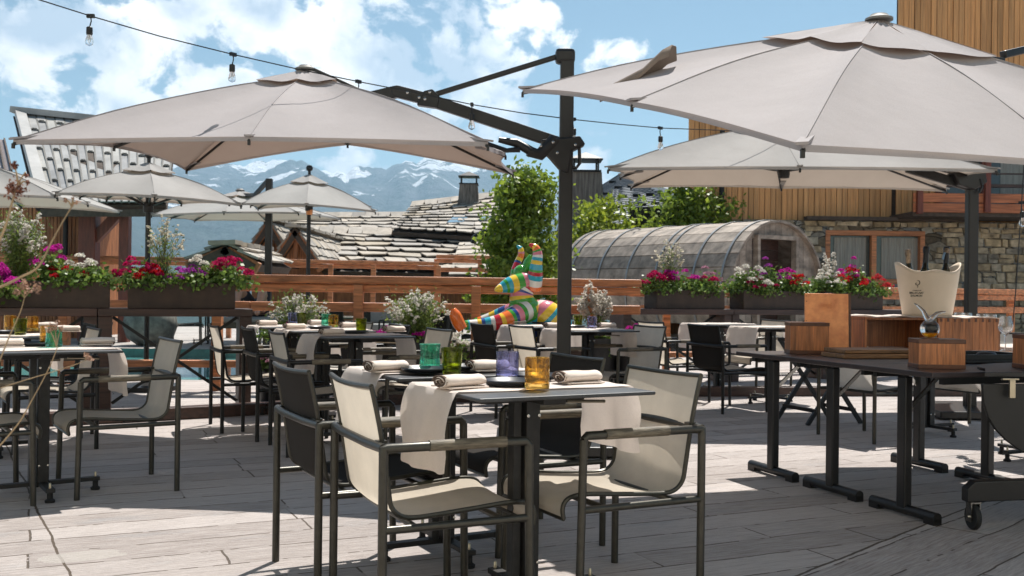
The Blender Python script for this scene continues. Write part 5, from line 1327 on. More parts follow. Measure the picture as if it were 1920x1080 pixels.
def gaura(p, label, height, spread, n=34, flowers=9, leaf=900, petal='petal_white', lean=(0,0), leafh=.55, cat='gaura'):
    root = thing('gaura_plant', label, cat, p); st_m = MB(); fl = []; lf = []
    for k in range(n):
        a = random.random()*6.28; r = random.random()**.7*spread; h = height*random.uniform(.6,1.0)*(1-.2*r/spread)
        top = Vector((math.cos(a)*r+lean[0], math.sin(a)*r+lean[1], h)); p1 = Vector((top.x*.25, top.y*.25, h*.55)); drp = Vector((math.cos(a)*.04, math.sin(a)*.04, -.01))
        st_m.tube([(0.02*math.cos(a),.02*math.sin(a),0), p1, top, top+drp], [.0032,.0025,.0014,.001], 4)
        for j in range(flowers):
            t = random.random(); q = p1.lerp(top, .45+.6*t)+Vector([random.gauss(0,.011) for _ in range(3)])
            for _ in range(1): cluster(fl, q, .010*random.uniform(.7,1.4), 6)
        m_ = int(leaf/n); tt = rng.random((m_,1))**1.1*leafh/.55
        lf.append(np.array(p1)[None]*tt*1.0+rng.normal(size=(m_,3))*np.array([spread*.16,spread*.16,.02])*(.4+tt))
    st_m.build('stem', M['stem'], root)
    C = np.concatenate(lf); C = C[C[:,2] > 0]; leaves('foliage', M['leaf_w'], root, C, .038, .28, fold=.1, up=.1)
    leaves('blossoms', M[petal], root, np.concatenate(fl), .027, .62, fold=.3, up=.3)
    return root
def onbench(a, b, px, z=.92):
    """point on the console line seen at pixel column px"""
    d = b-a; k = (px-960)/FPX; t = (k*a.y-a.x)/(d.x-k*d.y); p = a+d*t; return Vector((p.x, p.y, z))
angL = math.atan2((bl_b-bl_a).y, (bl_b-bl_a).x); angR = math.atan2((br_b-br_a).y, (br_b-br_a).x)
p1 = onbench(bl_a, bl_b, 100); p2 = onbench(bl_a, bl_b, 341)
planter(p1, angL, 'brown planter box at far left with pink and white geraniums'); planter(p2, angL, 'brown planter box with dark red geraniums and a streak of sunlight, left console')
p0 = onbench(bl_a, bl_b, -120); planter(p0, angL, 'brown planter box at the very left edge under magenta blossoms')
q = [onbench(br_a, br_b, x) for x in (1284, 1440, 1588)]
for p, lb in zip(q, ('leftmost brown planter box on the right console with crimson geraniums', 'middle brown planter box on the right console with pale pink geraniums', 'rightmost brown planter box on the right console, with scarlet geraniums, behind the copper menu')): planter(p, angR, lb, L_=1.0)
def gx(p, ang, dx, dy=0, dz=.19): return p+Vector((math.cos(ang)*dx-math.sin(ang)*dy, math.sin(ang)*dx+math.cos(ang)*dy, dz))
# left boxes
geranium(gx(p0,angL,.32), 'magenta geranium spilling over the left-edge planter', (.26,.16), .20, 'magenta', 700, 13, .04)
geranium(gx(p0,angL,.12,.05), 'deep red geranium at the left edge behind the magenta one', (.2,.12), .26, 'red', 500, 7)
geranium(gx(p1,angL,-.40,-.08,.12), 'trailing magenta geranium hanging down the front of the far left box', (.2,.12), .16, 'magenta', 500, 14, .042)
geranium(gx(p1,angL,-.46,-.26,.10), 'large vivid magenta geranium mass in front of the far left box', (.22,.10), .24, 'magenta', 500, 18, .050)
geranium(gx(p1,angL,-.02), 'magenta-topped geranium in the far left box', (.15,.12), .33, 'magenta', 700, 6, .042)
geranium(gx(p1,angL,.10,-.04), 'small scarlet geranium in the far left box', (.20,.12), .20, 'red', 500, 5)
geranium(gx(p1,angL,.28), 'white geranium at the right end of the far left box', (.20,.14), .25, 'white', 1000, 11, .034)
gaura(gx(p1,angL,-.28,.06), 'tall bushy white gaura in the far left planter box', .72, .24, 44, 11, 5200, leafh=1.0)
geranium(gx(p2,angL,-.36), 'crimson geranium at the left end of the second left box', (.20,.15), .24, 'crimson', 700, 12, .034)
geranium(gx(p2,angL,-.24,-.05), 'bright red geranium low on the left of the second left box', (.14,.12), .17, 'red', 400, 7)
geranium(gx(p2,angL,.05), 'mauve geranium in the middle of the second left box', (.18,.13), .20, 'purple', 700, 8, .032)
geranium(gx(p2,angL,.22,.05), 'pale white geranium in the second left box', (.16,.12), .28, 'white', 500, 7, .03)
geranium(gx(p2,angL,.42), 'crimson geranium overhanging the right end of the second left box', (.22,.15), .27, 'crimson', 800, 16, .036)
gaura(gx(p2,angL,-.16,.06), 'tall thin faded gaura standing in the second left box', .72, .24, 26, 4, 700, 'petal_cream', leafh=.9)
# right boxes
geranium(gx(q[0],angR,-.42), 'crimson geranium at the left end of the leftmost right-hand box', (.24,.15), .25, 'crimson', 900, 16, .04)
geranium(gx(q[0],angR,-.05), 'magenta geranium in the middle of the leftmost right-hand box', (.28,.15), .29, 'magenta', 900, 9, .04)
geranium(gx(q[0],angR,.22,-.03), 'crimson geranium at the right of the leftmost right-hand box', (.22,.15), .24, 'crimson', 700, 8)
geranium(gx(q[0],angR,.36,.04), 'pale pink geranium top of the leftmost right-hand box', (.16,.12), .34, 'pink', 400, 6, .034)
gaura(gx(q[0],angR,-.20,.06), 'tall thin gaura in front of the barrel sauna', .74, .19, 26, 5, 700, 'petal_cream', leafh=.9)
geranium(gx(q[1],angR,-.32), 'pale pink white geranium in the middle right-hand box', (.28,.15), .34, 'white', 900, 15, .036)
geranium(gx(q[1],angR,-.20,-.08), 'crimson geranium low in the middle right-hand box', (.22,.12), .2, 'crimson', 500, 6)
geranium(gx(q[1],angR,.02,.05), 'purple-topped geranium before the sauna doorway', (.14,.12), .46, 'purple', 900, 5, .036)
geranium(gx(q[1],angR,.36), 'magenta and green geranium at the right end of the middle right-hand box', (.2,.14), .36, 'magenta', 800, 6, .036)
geranium(gx(q[1],angR,.38,-.06), 'scarlet geranium at the right end of the middle right-hand box', (.18,.12), .26, 'red', 500, 8, .036)
geranium(gx(q[2],angR,-.36), 'sunlit white geranium in the rightmost box', (.22,.15), .34, 'white', 1300, 15, .034)
geranium(gx(q[2],angR,.02), 'bright scarlet geranium in the rightmost box', (.24,.15), .31, 'red', 1000, 12, .045)
geranium(gx(q[2],angR,.14,.04), 'violet pink geranium standing tall in the rightmost box', (.22,.12), .46, 'magenta', 600, 7, .040)
geranium(gx(q[2],angR,.42), 'scarlet geranium overhanging the right end of the rightmost box', (.26,.15), .26, 'coral', 1000, 12, .042)
gaura(gx(q[2],angR,-.22,.06), 'white gaura spray rising from the rightmost box', .66, .16, 14, 9, 200, lean=(-.06,0), leafh=.6)

# ---- flower pots on the floor between the tables
def pot(p, label, r=.2, h=.4, m='black_plastic'):
    b = MB(); b.lathe([(r*.72,0),(r*.8,h*.3),(r,h),(r*.93,h),(r*.88,h-.04),(.0001,h-.04)], 24); o = b.build('flower_pot', M[m], None, smooth='auto', loc=p); return tag(o, label, 'pot')
def ground(px, Y): x = P(px, 600, Y).x; return Vector((x, Y, 0))
g1 = ground(558, 10.1); pot(g1, 'tall dark flower pot behind the farthest middle table', .24, .62); gaura(g1+Vector((0,0,.58)), 'white gaura bush behind the farthest middle table', .50, .30, 44, 11, 4200, leafh=1.0)
geranium(g1+Vector((-.12,-.05,.62)), 'small magenta flowers beneath the left white gaura', (.26,.12), .16, 'magenta', 300, 5, .035)
g2 = ground(778, 10.0); pot(g2, 'dark flower pot with magenta flowers and gaura at the centre', .25, .64); gaura(g2+Vector((.02,0,.60)), 'large round white gaura bush at the centre of the railing', .55, .34, 52, 12, 5200, leafh=1.0)
geranium(g2+Vector((-.08,-.15,.60)), 'magenta flowers at the rim of the central dark pot', (.22,.12), .12, 'magenta', 300, 7, .036)
g3 = ground(1118, 11.0); pot(g3, 'slate blue flower pot behind the mast table', .24, .62, 'table_top'); gaura(g3+Vector((-.02,0,.58)), 'dense white flower spike right of the black mast', .66, .20, 64, 30, 2400, leafh=.6)
geranium(g3+Vector((.0,-.1,.60)), 'red flowers at the foot of the white spike right of the mast', (.2,.12), .12, 'red', 300, 5, .035)
g4 = ground(1180, 11.0); pot(g4, 'low dark pot with magenta flowers beside the pale chair', .2, .5); geranium(g4+Vector((.0,-.05,.46)), 'magenta flowers between the white spike and the right console', (.26,.15), .28, 'magenta', 700, 9, .038)
g5 = ground(862, 10.4); pot(g5, 'pot with pink and white flowers below the orange foot', .2, .42); geranium(g5+Vector((0,-.05,.40)), 'white flowers under the orange foot of the sculpture', (.22,.14), .24, 'white', 900, 14, .03)
geranium(g5+Vector((-.18,-.05,.44)), 'pink flowers left of the orange foot of the sculpture', (.18,.12), .16, 'coral', 300, 7, .03)
g6 = ground(655, 10.3); pot(g6, 'pot of coral red flowers behind the middle tables', .22, .55); geranium(g6+Vector((0,-.05,.53)), 'coral red flowers behind the amber tumbler', (.34,.12), .12, 'coral', 500, 10, .034)
g7 = ground(718, 10.2); pot(g7, 'pale grey pot with magenta flowers behind the middle tables', .2, .66, 'white_pot'); geranium(g7+Vector((0,-.02,.62)), 'magenta flowers in the pale grey pot', (.14,.10), .10, 'magenta', 200, 7, .034)
g8 = ground(515, 9.9); pot(g8, 'low pot of pink flowers seen between the middle chairs', .18, .34); geranium(g8+Vector((0,0,.32)), 'pink and white flowers seen low between the middle chairs', (.2,.14), .22, 'pink', 800, 9, .03)

# ================================================================== STRIPED SCULPTURE
def stripes_mat(name, cols, scale, seed, glossy=.18):
    m = bpy.data.materials.new(name); m.use_nodes = True; nt = m.node_tree; N = nt.nodes; L = nt.links; b = N['Principled BSDF']
    b.inputs['Roughness'].default_value = glossy; b.inputs['Coat Weight'].default_value = .5
    at = N.new('ShaderNodeAttribute'); at.attribute_name = 'tone'
    rp = N.new('ShaderNodeValToRGB'); rp.color_ramp.interpolation = 'CONSTANT'; els = rp.color_ramp.elements
    n = len(cols); r_ = random.Random(seed); pos = 0
    while len(els) < n: els.new(.5)
    ws = [r_.uniform(.6,1.4) for _ in cols]; tot = sum(ws); acc = 0
    for i, c in enumerate(cols): els[i].position = acc/tot; els[i].color = (*c, 1); acc += ws[i]
    L.new(at.outputs['Fac'], rp.inputs['Fac']); L.new(rp.outputs[0], b.inputs['Base Color'])
    return m
CW = dict(o=(.85,.17,.02), y=(.85,.55,.03), g=(.05,.33,.03), t=(.03,.38,.50), b=(.02,.06,.25), r=(.50,.01,.02), p=(.72,.22,.28), w=(.78,.75,.68), l=(.25,.50,.06))
def CS(s): return [CW[k] for k in s]
sc = thing('striped_chamois_sculpture', 'glossy multicoloured striped horned animal sculpture reclining behind the tables', 'sculpture')
def sp_(x, y, Y=10.55): return P(x, y, Y)
def limb(name, pts, rads, colstr, seed, n=18, par=None, subs=40, flat=1.0):
    P_ = [sp_(*p) if len(p) == 3 else sp_(p[0], p[1]) for p in pts]
    # Catmull-Rom resample
    out = []; rr = []
    for i in range(len(P_)-1):
        p0, p1, p2, p3 = P_[max(i-1,0)], P_[i], P_[i+1], P_[min(i+2,len(P_)-1)]; r0,r1,r2,r3 = rads[max(i-1,0)], rads[i], rads[i+1], rads[min(i+2,len(P_)-1)]
        for k in range(subs//(len(P_)-1)):
            t = k/(subs//(len(P_)-1)); f = lambda a,b,c,d: .5*((2*b)+(c-a)*t+(2*a-5*b+4*c-d)*t*t+(3*b-a-3*c+d)*t**3)
            out.append(Vector((f(p0.x,p1.x,p2.x,p3.x), f(p0.y,p1.y,p2.y,p3.y), f(p0.z,p1.z,p2.z,p3.z)))); rr.append(f(r0,r1,r2,r3))
    out.append(P_[-1]); rr.append(rads[-1])
    m = MB(); m.tube(out, [max(.004,r) for r in rr], n, tone=lambda t: t)
    return m.build(name, stripes_mat(name+'_stripes', CS(colstr), 1, seed), par or sc, smooth=True, fixn=True)
S = 1/180.0
body = limb('body', [(1010,640,10.9),(1000,615,10.7),(988,590,10.55),(980,568,10.5),(978,552,10.5),(982,540,10.5),(990,530,10.5)], [.12,.17,.185,.145,.122,.118,.10], 'otybtgyggypbwrg', 3, subs=60)
limb('haunch', [(1048,640,10.7),(1038,612,10.6),(1020,590,10.55),(1000,574,10.6)], [.17,.20,.17,.08], 'obotoytypwpg', 5, par=body)
limb('foreleg', [(992,580,10.45),(965,592,10.3),(940,603,10.2),(905,608,10.15),(872,610,10.1)], [.11,.105,.085,.06,.05], 'gwgpbgoyrwtbywtg', 8, par=body)
limb('foreleg', [(985,576,10.6),(952,586,10.75),(920,598,10.8),(890,606,10.8)], [.09,.085,.07,.05], 'wgpbtywog', 9, par=body)
hd = limb('head', [(930,543,10.35),(940,540,10.38),(955,535,10.42),(975,531,10.47),(992,527,10.5),(1004,523,10.55)], [.022,.052,.085,.105,.095,.05], 'ywtgtygprw', 4, subs=50)
limb('horn', [(998,540,10.5),(1003,518,10.45),(1006,495,10.42),(1008,478,10.42),(1004,465,10.42),(992,458,10.42)], [.095,.085,.062,.052,.04,.012], 'owtrgtytwpgoyrr', 6, par=hd, subs=60)
limb('horn', [(966,528,10.65),(966,508,10.7),(972,490,10.75),(977,478,10.75),(976,467,10.75),(969,461,10.75)], [.06,.045,.038,.034,.03,.01], 'ygrbyopytt', 7, par=hd, subs=50)
limb('ear', [(975,522,10.55),(976,510,10.55),(986,506,10.55),(992,490,10.55),(996,478,10.55)], [.06,.072,.06,.05,.022], 'ggggg', 2, par=hd)
fo = limb('foot', [(868,618,10.0),(860,606,10.0),(853,590,10.0),(849,579,10.0)], [.05,.062,.058,.03], 'oo', 2, par=body)
fo = limb('nose', [(927,544,10.33),(932,543,10.34),(938,541,10.36)], [.008,.030,.045], 'yy', 2, par=hd, subs=10)
plb = MB(); pz = P(1000,650,10.6); plb.box((pz.x-.15, 10.55, .27), (1.4,.6,.54)); tag(plb.build('sculpture_plinth', M['dark_wood'], None, bevel=.01), 'low dark timber plinth under the striped sculpture', 'plinth')

# ================================================================== BLACK SERVICE TABLES, right
AS = 20; us, vs = U(AS), Vector((-math.sin(R_(AS)), math.cos(R_(AS)), 0)); vs = (vs*.9+Vector((-.30,.95,0))*.1).normalized()
N0 = Vector((2.02,4.86,0)); SD = .575; SLn = 1.30; ZS = .75
def make_service(label, c):
    root = thing('service_table', label, 'table', c, R_(AS), 'black folding service tables in a row')
    m = MB(); m.box((0,0,ZS-.013), (SLn,SD-.004,.026)); m.build('tabletop', mat('black_brown_tabletop', (.035,.022,.022), .38, var=.2, scale=6), root, bevel=.004)
    m = MB(); m.box((0,SD/2-.05,ZS-.045), (SLn-.2,.03,.035)); m.box((0,-SD/2+.05,ZS-.045), (SLn-.2,.03,.035)); m.build('apron', M['alu_dark'], root)
    for sx in (-1,1):
        m = MB(); m.box((sx*(SLn/2-.09),0,ZS/2), (.05,.062,ZS-.08)); m.build('leg', M['mast'], root, bevel=.008)
        m = MB(); m.tube([(sx*(SLn/2-.09),-.235,.035),(sx*(SLn/2-.09),.235,.035)], .026, 12)
        for sy in (-1,1): m.box((sx*(SLn/2-.09),sy*.20,.014), (.05,.07,.028))
        m.build('foot', M['mast'], root, smooth='auto')
        m = MB(); m.beam((sx*(SLn/2-.10),0,ZS-.22), (sx*(SLn/2-.30),0,ZS-.05), .012, .02); m.build('stay', M['chrome'], root)
    return root
for i, lb in enumerate(('nearest black service table with the small wooden box and carafe on it', 'middle black service table with the oak boards on it', 'farthest black service table with the copper menu holder on it')):
    c = N0+vs*(SD*(i+.5))+us*(SLn/2-.0)
    if i == 0: sv = make_service(lb, c)
    else: dup(sv, c, R_(AS), lb, 'black folding service tables in a row')
def gs(px, py, z=ZS): return G(px, py, z)
# wooden holder, copper menu, boards, second holder
def wood_box(p, w, d, h, rz, label):
    root = thing('wooden_box', label, 'box', p, rz); t = .014
    m = MB(); n = 7
    for k in range(n): m.box((-w/2+w/n*(k+.5),-d/2+t/2,h/2), (w/n-.0006,t,h-.04))
    m.build('front_panel', M['teak_box'], root)
    m = MB()
    for k in range(n): m.box((-w/2+w/n*(k+.5),d/2-t/2,h/2), (w/n-.0006,t,h-.04))
    m.box((-w/2+t/2,0,h/2), (t,d-2*t-.002,h-.04)); m.box((w/2-t/2,0,h/2), (t,d-2*t-.002,h-.04)); m.build('side_panel', M['teak_box'], root)
    for z_ in (.011, h-.011):
        m = MB(); m.box((0,0,z_), (w+.006,d+.006,.022)); m.build('edge_band', M['walnut'], root, bevel=.002)
    return root
b1 = gs(1514,664); wood_box(b1+Vector((.02,.09,0)), .235, .16, .195, R_(-3), 'wooden box with walnut edges leaning against the copper menu')
b2 = gs(1768,692); b2v = b2+Vector((0,.08,0)); wood_box(b2v, .232, .15, .150, R_(-2), 'smaller wooden box under the glass carafe')
mn = thing('menu_board', 'tall hammered copper menu cover with punched emblem', 'menu', b1+Vector((.19,.24,0)), R_(-4))
m = MB(); m.box((0,0,.188), (.275,.02,.375), Matrix.Rotation(R_(-4),3,'X')); m.build('cover', M['copper'], mn, bevel=.003)
m = MB(); m.box((.1455,.012,.188), (.012,.045,.38), Matrix.Rotation(R_(-4),3,'X')); m.build('spine', M['walnut'], mn)
# embossed leafy emblem: fine loops of raised beading
m = MB(); r_ = random.Random(4)
for k in range(9):
    a = k*.698; L_ = .03 if k % 2 else .04; pts = [(math.cos(a)*L_*t*1.15, -.0135-.0002*t+(.30-.188+math.sin(a)*L_*t*.7)*-.07+.0, .30+math.sin(a)*L_*t*.7+.004*math.sin(t*6+k)) for t in (0,.25,.5,.75,1)]
    m.tube(pts, .0011, 5)
for k in range(8): m.lathe([(.0028,0),(.0001,.002)], 8, (r_.uniform(-.03,.035),-.019,.30+r_.uniform(-.028,.022)), Matrix.Rotation(R_(90),3,'X'))
for (x_, z_) in ((-.008,.262),(.0,.258),(.008,.262)): m.box((x_,-.0165,z_), (.005,.002,.006))
m.build('emblem', M['copper'], mn, smooth='auto')
m = MB()
for z in (.36,.325,.20,.06): m.lathe([(.003,0),(.0001,.002)], 8, (-.129,-.0118+(z-.188)*.07-.001,z), Matrix.Rotation(R_(90),3,'X'))
m.build('rivet', M['walnut'], mn)
bd = gs(1640,672); bdm = thing('serving_boards', 'stack of flat oak serving boards lying on the middle black table', 'serving board', bd+Vector((.02,.10,0)), R_(12))
m = MB(); m.box((0,0,.014), (.52,.26,.026)); m.build('board', M['board'], bdm, bevel=.004); m = MB(); m.box((.01,.01,.041), (.50,.25,.022)); m.build('board', M['board'], bdm, bevel=.004)
# display crates
cr = gs(1745,661); CR = cr+Vector((0.0,.22,0)); crt = thing('display_crate', 'large dovetailed wooden display crate carrying the ice bucket', 'crate', CR, R_(6))
cw, cd, chh = .90, .34, .225; m = MB(); m.box((-.21,0,chh-.008), (cw*.53,cd,.016)); m.box((-.21,0,.008), (cw*.53,cd,.016)); m.box((-.21-cw*.265+.008,0,chh/2), (.016,cd-.002,chh-.034)); m.box((-.0,0,chh/2), (.016,cd-.002,chh-.034)); m.box((-.21,cd/2-.008,chh/2), (cw*.5,.012,chh-.036)); m.build('open_box', M['teak_box'], crt, bevel=.002)
m = MB(); x0 = .02; n = 9
for k in range(n): m.box((x0+(cw/2-x0)/n*(k+.5),-cd/2-.05,chh/2), ((cw/2-x0)/n-.001,.02,chh))
for k in range(6): m.box((cw/2-.01,-cd/2-.03+.07*(k+.5),chh/2), (.018,.068,chh))
m.build('dovetailed_panel', M['teak_box'], crt, bevel=.001)
m = MB()
for k in range(9): m.box((x0+.02+(cw/2-x0)/9*k,-cd/2-.0615,chh-.012), (.014,.004,.022))
m.build('dovetail', M['walnut'], crt)
m = MB(); rows = []
for k in range(25):
    t = k/24; x = -.47+.93*t; rows.append([(x, -cd/2-.055+v*(cd+.06), chh+.006+.004*math.sin(x*23+v*4)+.003*math.sin(x*51)-(.0 if .05<t<.97 else .0)) for v in (0,.12,.3,.5,.75,1)])
m.grid(rows); lo_ = m.build('linen_cover', M['linen'], None, smooth=True, solid=.004, loc=CR); lo_.rotation_euler = (0,0,R_(6)); tag(lo_, 'creased linen cloth lying on top of the wooden display crate', 'cloth')
# ice bucket
BK = CR+Vector((.065,0,chh+.010)); BKr = R_(2)
bk = thing('ice_bucket', 'cream oval champagne bucket with wavy rim and small black emblem, on the crate', 'ice bucket', BK, BKr)
def brim(a): return .272 + .090*abs(math.cos(a))**2.8 + .036*abs(math.sin(a))**9
m = MB(); n = 60; Rws = []
for k in range(13):
    t = k/12; row = []
    for j in range(n+1):
        a = 2*math.pi*j/n; z = brim(a)*t; rx = .158+.058*t**.9; ry = .112+.028*t
        row.append((math.cos(a)*rx, math.sin(a)*ry, z))
    Rws.append(row)
m.grid([[(.0,0,.001)]*(n+1)]+Rws); m.build('shell', M['bucket'], bk, smooth=True, solid=.007, fixn=True)
def bsurf(x, z, off=.006):
    t = z/.300; rx = .158+.058*t**.9; ry = .112+.028*t; return Vector((x, -ry*math.sqrt(max(0,1-(x/rx)**2))-off, z))
m = MB(); cx0 = -.118
m.tube([bsurf(cx0+dx, .205+dz, .0048) for dx, dz in ((-.004,.030),(.008,.028),(.013,.018),(.010,.006),(.0,-.001),(-.009,.003),(-.010,.012),(-.003,.014))], [.001,.0025,.003,.0028,.002,.003,.0025,.002], 6)
m.tube([bsurf(cx0+dx, .205+dz, .0048) for dx, dz in ((.001,-.001),(.004,-.010),(.0,-.018))], [.002,.0025,.001], 6); m.build('emblem', M['ink'], bk)
def text(body, size, par, name, m, align='CENTER', extrude=.0004):
    cu = bpy.data.curves.new(name, 'FONT'); cu.body = body; cu.size = size; cu.align_x = align; cu.extrude = extrude; cu.offset = size*.02
    o = bpy.data.objects.new(name, cu); col.objects.link(o); dg = bpy.context.evaluated_depsgraph_get(); me = bpy.data.meshes.new_from_object(o.evaluated_get(dg)); bpy.data.objects.remove(o)
    o = bpy.data.objects.new(name, me); col.objects.link(o); me.materials.clear(); me.materials.append(m); o.parent = par; return o
for s_, z, sz, wd in (('CHAMPAGNE', .166, .0085, .9), ('BILLECART', .147, .0185, .86), ('SALMON', .128, .0185, .86)):
    t = text(s_, sz, bk, 'lettering', M['ink'])
    for v in t.data.vertices:
        p = bsurf(cx0+v.co.x*wd, z+v.co.y, .0046+v.co.z); v.co = p
gb = 'champagne bottles in the ice bucket'
for (x, y, h, m_, lb, tilt) in ((-.105,.02,.415,'foil_gold','champagne bottle with dull gold foil, leftmost in the bucket',-3), (-.035,-.005,.435,'foil_black','champagne bottle with black foil in the bucket',3), (.115,.01,.435,'foil_black','champagne bottle with striped foil and pale blue ribbon at right in the bucket',2)):
    r = thing('champagne_bottle', lb, 'bottle', BK+Vector((x,y,.032)), 0, gb); r.rotation_euler = (0,R_(tilt),0)
    m = MB(); m.lathe([(.043,0),(.045,.02),(.045,.19),(.035,.25),(.019,.30),(.016,.34),(.0155,h-.05)], 24); m.build('glass_body', M['bottle'], r, smooth='auto')
    m = MB(); m.lathe([(.0165,h-.15),(.0175,h-.10),(.017,h-.05),(.021,h-.035),(.022,h-.01),(.019,h),(.0001,h+.002)], 20); f = m.build('foil', M[m_], r, smooth='auto')
    if 'ribbon' in lb:
        m = MB()
        for k in range(4): m.lathe([(.0225,0),(.0227,.003),(.0225,.006)], 20, (0,0,h-.03+.008*k-.012), Matrix.Rotation(R_(14),3,'Y'))
        m.build('foil_stripe', M['foil_gold'], f, smooth='auto'); m = MB(); m.grid([[(-.022,-.01,h-.04),(-.03,-.012,h-.06),(-.034,-.012,h-.085)],[(-.012,-.02,h-.04),(-.020,-.022,h-.065),(-.024,-.022,h-.09)]]); m.build('ribbon', M['foil_blue'], f, solid=.001)
# carafe
ck = thing('glass_carafe', 'round glass carafe of amber liqueur with two curved horns, on the small box', 'carafe', b2v+Vector((-.035,0,.152)))
r = .048; m = MB(); m.lathe([(.0001,0)]+[(r*math.sin(math.pi*k/14), r-r*math.cos(math.pi*k/14)) for k in range(2,13)]+[(.012,.097)], 28, (0,0,.0)); m.build('bowl', M['g_clear'], ck, smooth=True)
m = MB(); m.lathe([(.0001,.003)]+[((r-.003)*math.sin(math.pi*k/14), r-(r-.003)*math.cos(math.pi*k/14)) for k in range(2,6)]+[(.0001, r-(r-.003)*math.cos(math.pi*5/14))], 28); m.build('liqueur', M['liqueur'], ck, smooth='auto')
m = MB(); m.tube([(0,0,.085),(-.018,0,.105),(-.035,0,.140),(-.062,0,.165),(-.082,0,.178)], [.016,.013,.009,.006,.003], 12); m.build('horn', M['g_clear'], ck, smooth=True)
m = MB(); m.tube([(0,0,.085),(.012,0,.108),(.035,0,.128),(.062,0,.136),(.078,0,.137)], [.014,.012,.009,.005,.003], 12); m.build('horn', M['g_clear'], ck, smooth=True)
m = MB(); m.lathe([(.026,.03),(.0265,.05),(.026,.066)], 20, (0,-.018,.002)); m.build('label_sticker', M['ink'], ck, smooth=True)
m = MB(); m.lathe([(.045,-.002),(.045,.003)], 24); m.build('stand', M['walnut'], ck)
# tray with cloth
tr = thing('serving_tray', 'flat black serving tray beside the carafe box', 'tray', gs(1862,682)+Vector((0,.2,0)), R_(15))
m = MB(); m.box((0,0,.01), (.46,.36,.016)); m.build('base', M['black_plastic'], tr, bevel=.004)
m = MB(); 
for sx in (-1,1): m.box((sx*.225,0,.034), (.012,.36,.032))
for sy in (-1,1): m.box((0,sy*.174,.034), (.437,.012,.032))
m.build('rim', M['black_plastic'], tr, bevel=.003)
m = MB(); m.lathe([(.0001,0),(.05,.002),(.058,.02),(.045,.035),(.0001,.04)], 20, (.05,-.02,.018)); m.build('lid', M['black_plastic'], tr, smooth=True)
wb2 = gs(1975,700,ZS); wood_box(Vector((wb2.x, wb2.y+.1, .765)), .22, .16, .17, 0, 'wooden box cut off by the right edge of the photo')
# wine glasses
def wineglass(p, label, proto=[None]):
    if proto[0] is None:
        m = MB(); m.lathe([(.0001,.003),(.034,.0),(.035,.002),(.006,.006),(.0035,.02),(.0035,.085),(.010,.095),(.038,.125),(.044,.145),(.040,.17),(.032,.215),(.0305,.215),(.038,.17),(.0420,.145),(.036,.127),(.008,.099),(.0001,.097)], 28)
        o = m.build('wine_glass', M['g_clear'], None, smooth='auto', loc=p); proto[0] = tag(o, label, 'wine glass', 'empty stemmed wine glasses'); return
    c = proto[0].copy(); col.objects.link(c); c.location = p; c['label'] = label
for (px, py, lb) in ((1885,657,'rightmost empty wine glass, nearest, with its whole stem in view'), (1858,650,'empty wine glass between the rightmost one and the crate'), (1840,647,'empty wine glass partly behind the crate end'), (1812,642,'empty wine glass showing only its bowl right of the umbrella mast'), (1798,640,'empty wine glass showing only its bowl beside the bucket')):
    p = G(px, py, ZT+.008); wineglass(Vector((p.x,p.y,ZT+.007)), lb)
# folding round table on castors, right edge
ft = thing('folding_round_table', 'folding table on castors with a rounded black leaf hanging down', 'folding table', (2.98,4.92,0), R_(4))
m = MB(); pts = [(.62*math.cos(R_(a)), .12+.5*math.sin(R_(a))+.0, .742) for a in range(0,181,8)]; pts = [(-.76,-.10,.742)]+[(x-.02*0,y,.742) for x,y,_ in pts[::-1]]+[(.76,-.10,.742)]; m.prism([Vector(p) for p in pts], (0,0,.022)); m.build('tabletop', mat('black_leaf', (.012,.011,.012), .45), ft, bevel=.003)
m = MB(); pts = [(-.78,-.12,.71)]+[(-.78*math.cos(R_(a))**1.0, -.12, .71-.44*math.sin(R_(a))**.8) for a in range(8,173,8)]+[(.78,-.12,.71)]; m.prism([Vector(p) for p in pts], (0,.022,0)); m.build('drop_leaf', mat('black_hanging_leaf', (.006,.006,.006), .5), ft, bevel=.003)
m = MB(); m.box((-.655,-.150,.69), (.028,.012,.085)); m.box((-.66,-.14,.735), (.08,.02,.008)); m.build('latch', M['hinge'], ft, bevel=.002)
m = MB(); m.box((0,.06,.40), (.10,.10,.66)); m.build('column', M['mast'], ft, bevel=.006)
m = MB(); m.prism([(-.80,-.03,.135),(-.80,-.03,.20),(-.76,-.03,.235),(.0,-.03,.26),(.7,-.03,.235),(.74,-.03,.135),(0,-.03,.165)], (0,.06,0)); m.build('base_beam', M['black_plastic'], ft, bevel=.006)
m = MB(); m.box((.42,.0,.19), (.08,.80,.07)); m.build('cross_beam', M['black_plastic'], ft, bevel=.006)
for (x, y) in ((-.755,0),(.68,0),(.42,-.36),(.42,.36)):
    m = MB(); m.lathe([(.012,-.013),(.058,-.013),(.062,-.008),(.062,.008),(.058,.013),(.012,.013)], 24, (x,y,.062), Matrix.Rotation(R_(90),3,'Y')); w_ = m.build('castor', M['rubber'], ft, smooth='auto')
    m = MB(); m.box((x-.021,y,.085), (.004,.05,.09)); m.box((x+.021,y,.085), (.004,.05,.09)); m.box((x,y,.132), (.05,.055,.006)); m.tube([(x-.03,y,.062),(x+.03,y,.062)], .008, 8); m.build('fork', M['chrome'], w_)
# folding tray stand with crossed legs
fs = thing('folding_stand', 'black folding stand with crossed legs beneath the copper menu', 'stand', (2.72,8.95,0), R_(20))
for sy in (-1,1):
    for s_ in (-1,1):
        m = MB(); m.beam((-.28*s_,sy*.22,0), (.26*s_,sy*.22,.72), .022, .036); m.build('leg', M['black_plastic'], fs)
for x_, z_ in ((-.26,.715),(.26,.715),(-.20,.12),(.20,.12)):
    m = MB(); m.beam((x_,-.23,z_), (x_,.23,z_), .03,.03); m.build('crossbar', M['black_plastic'], fs)

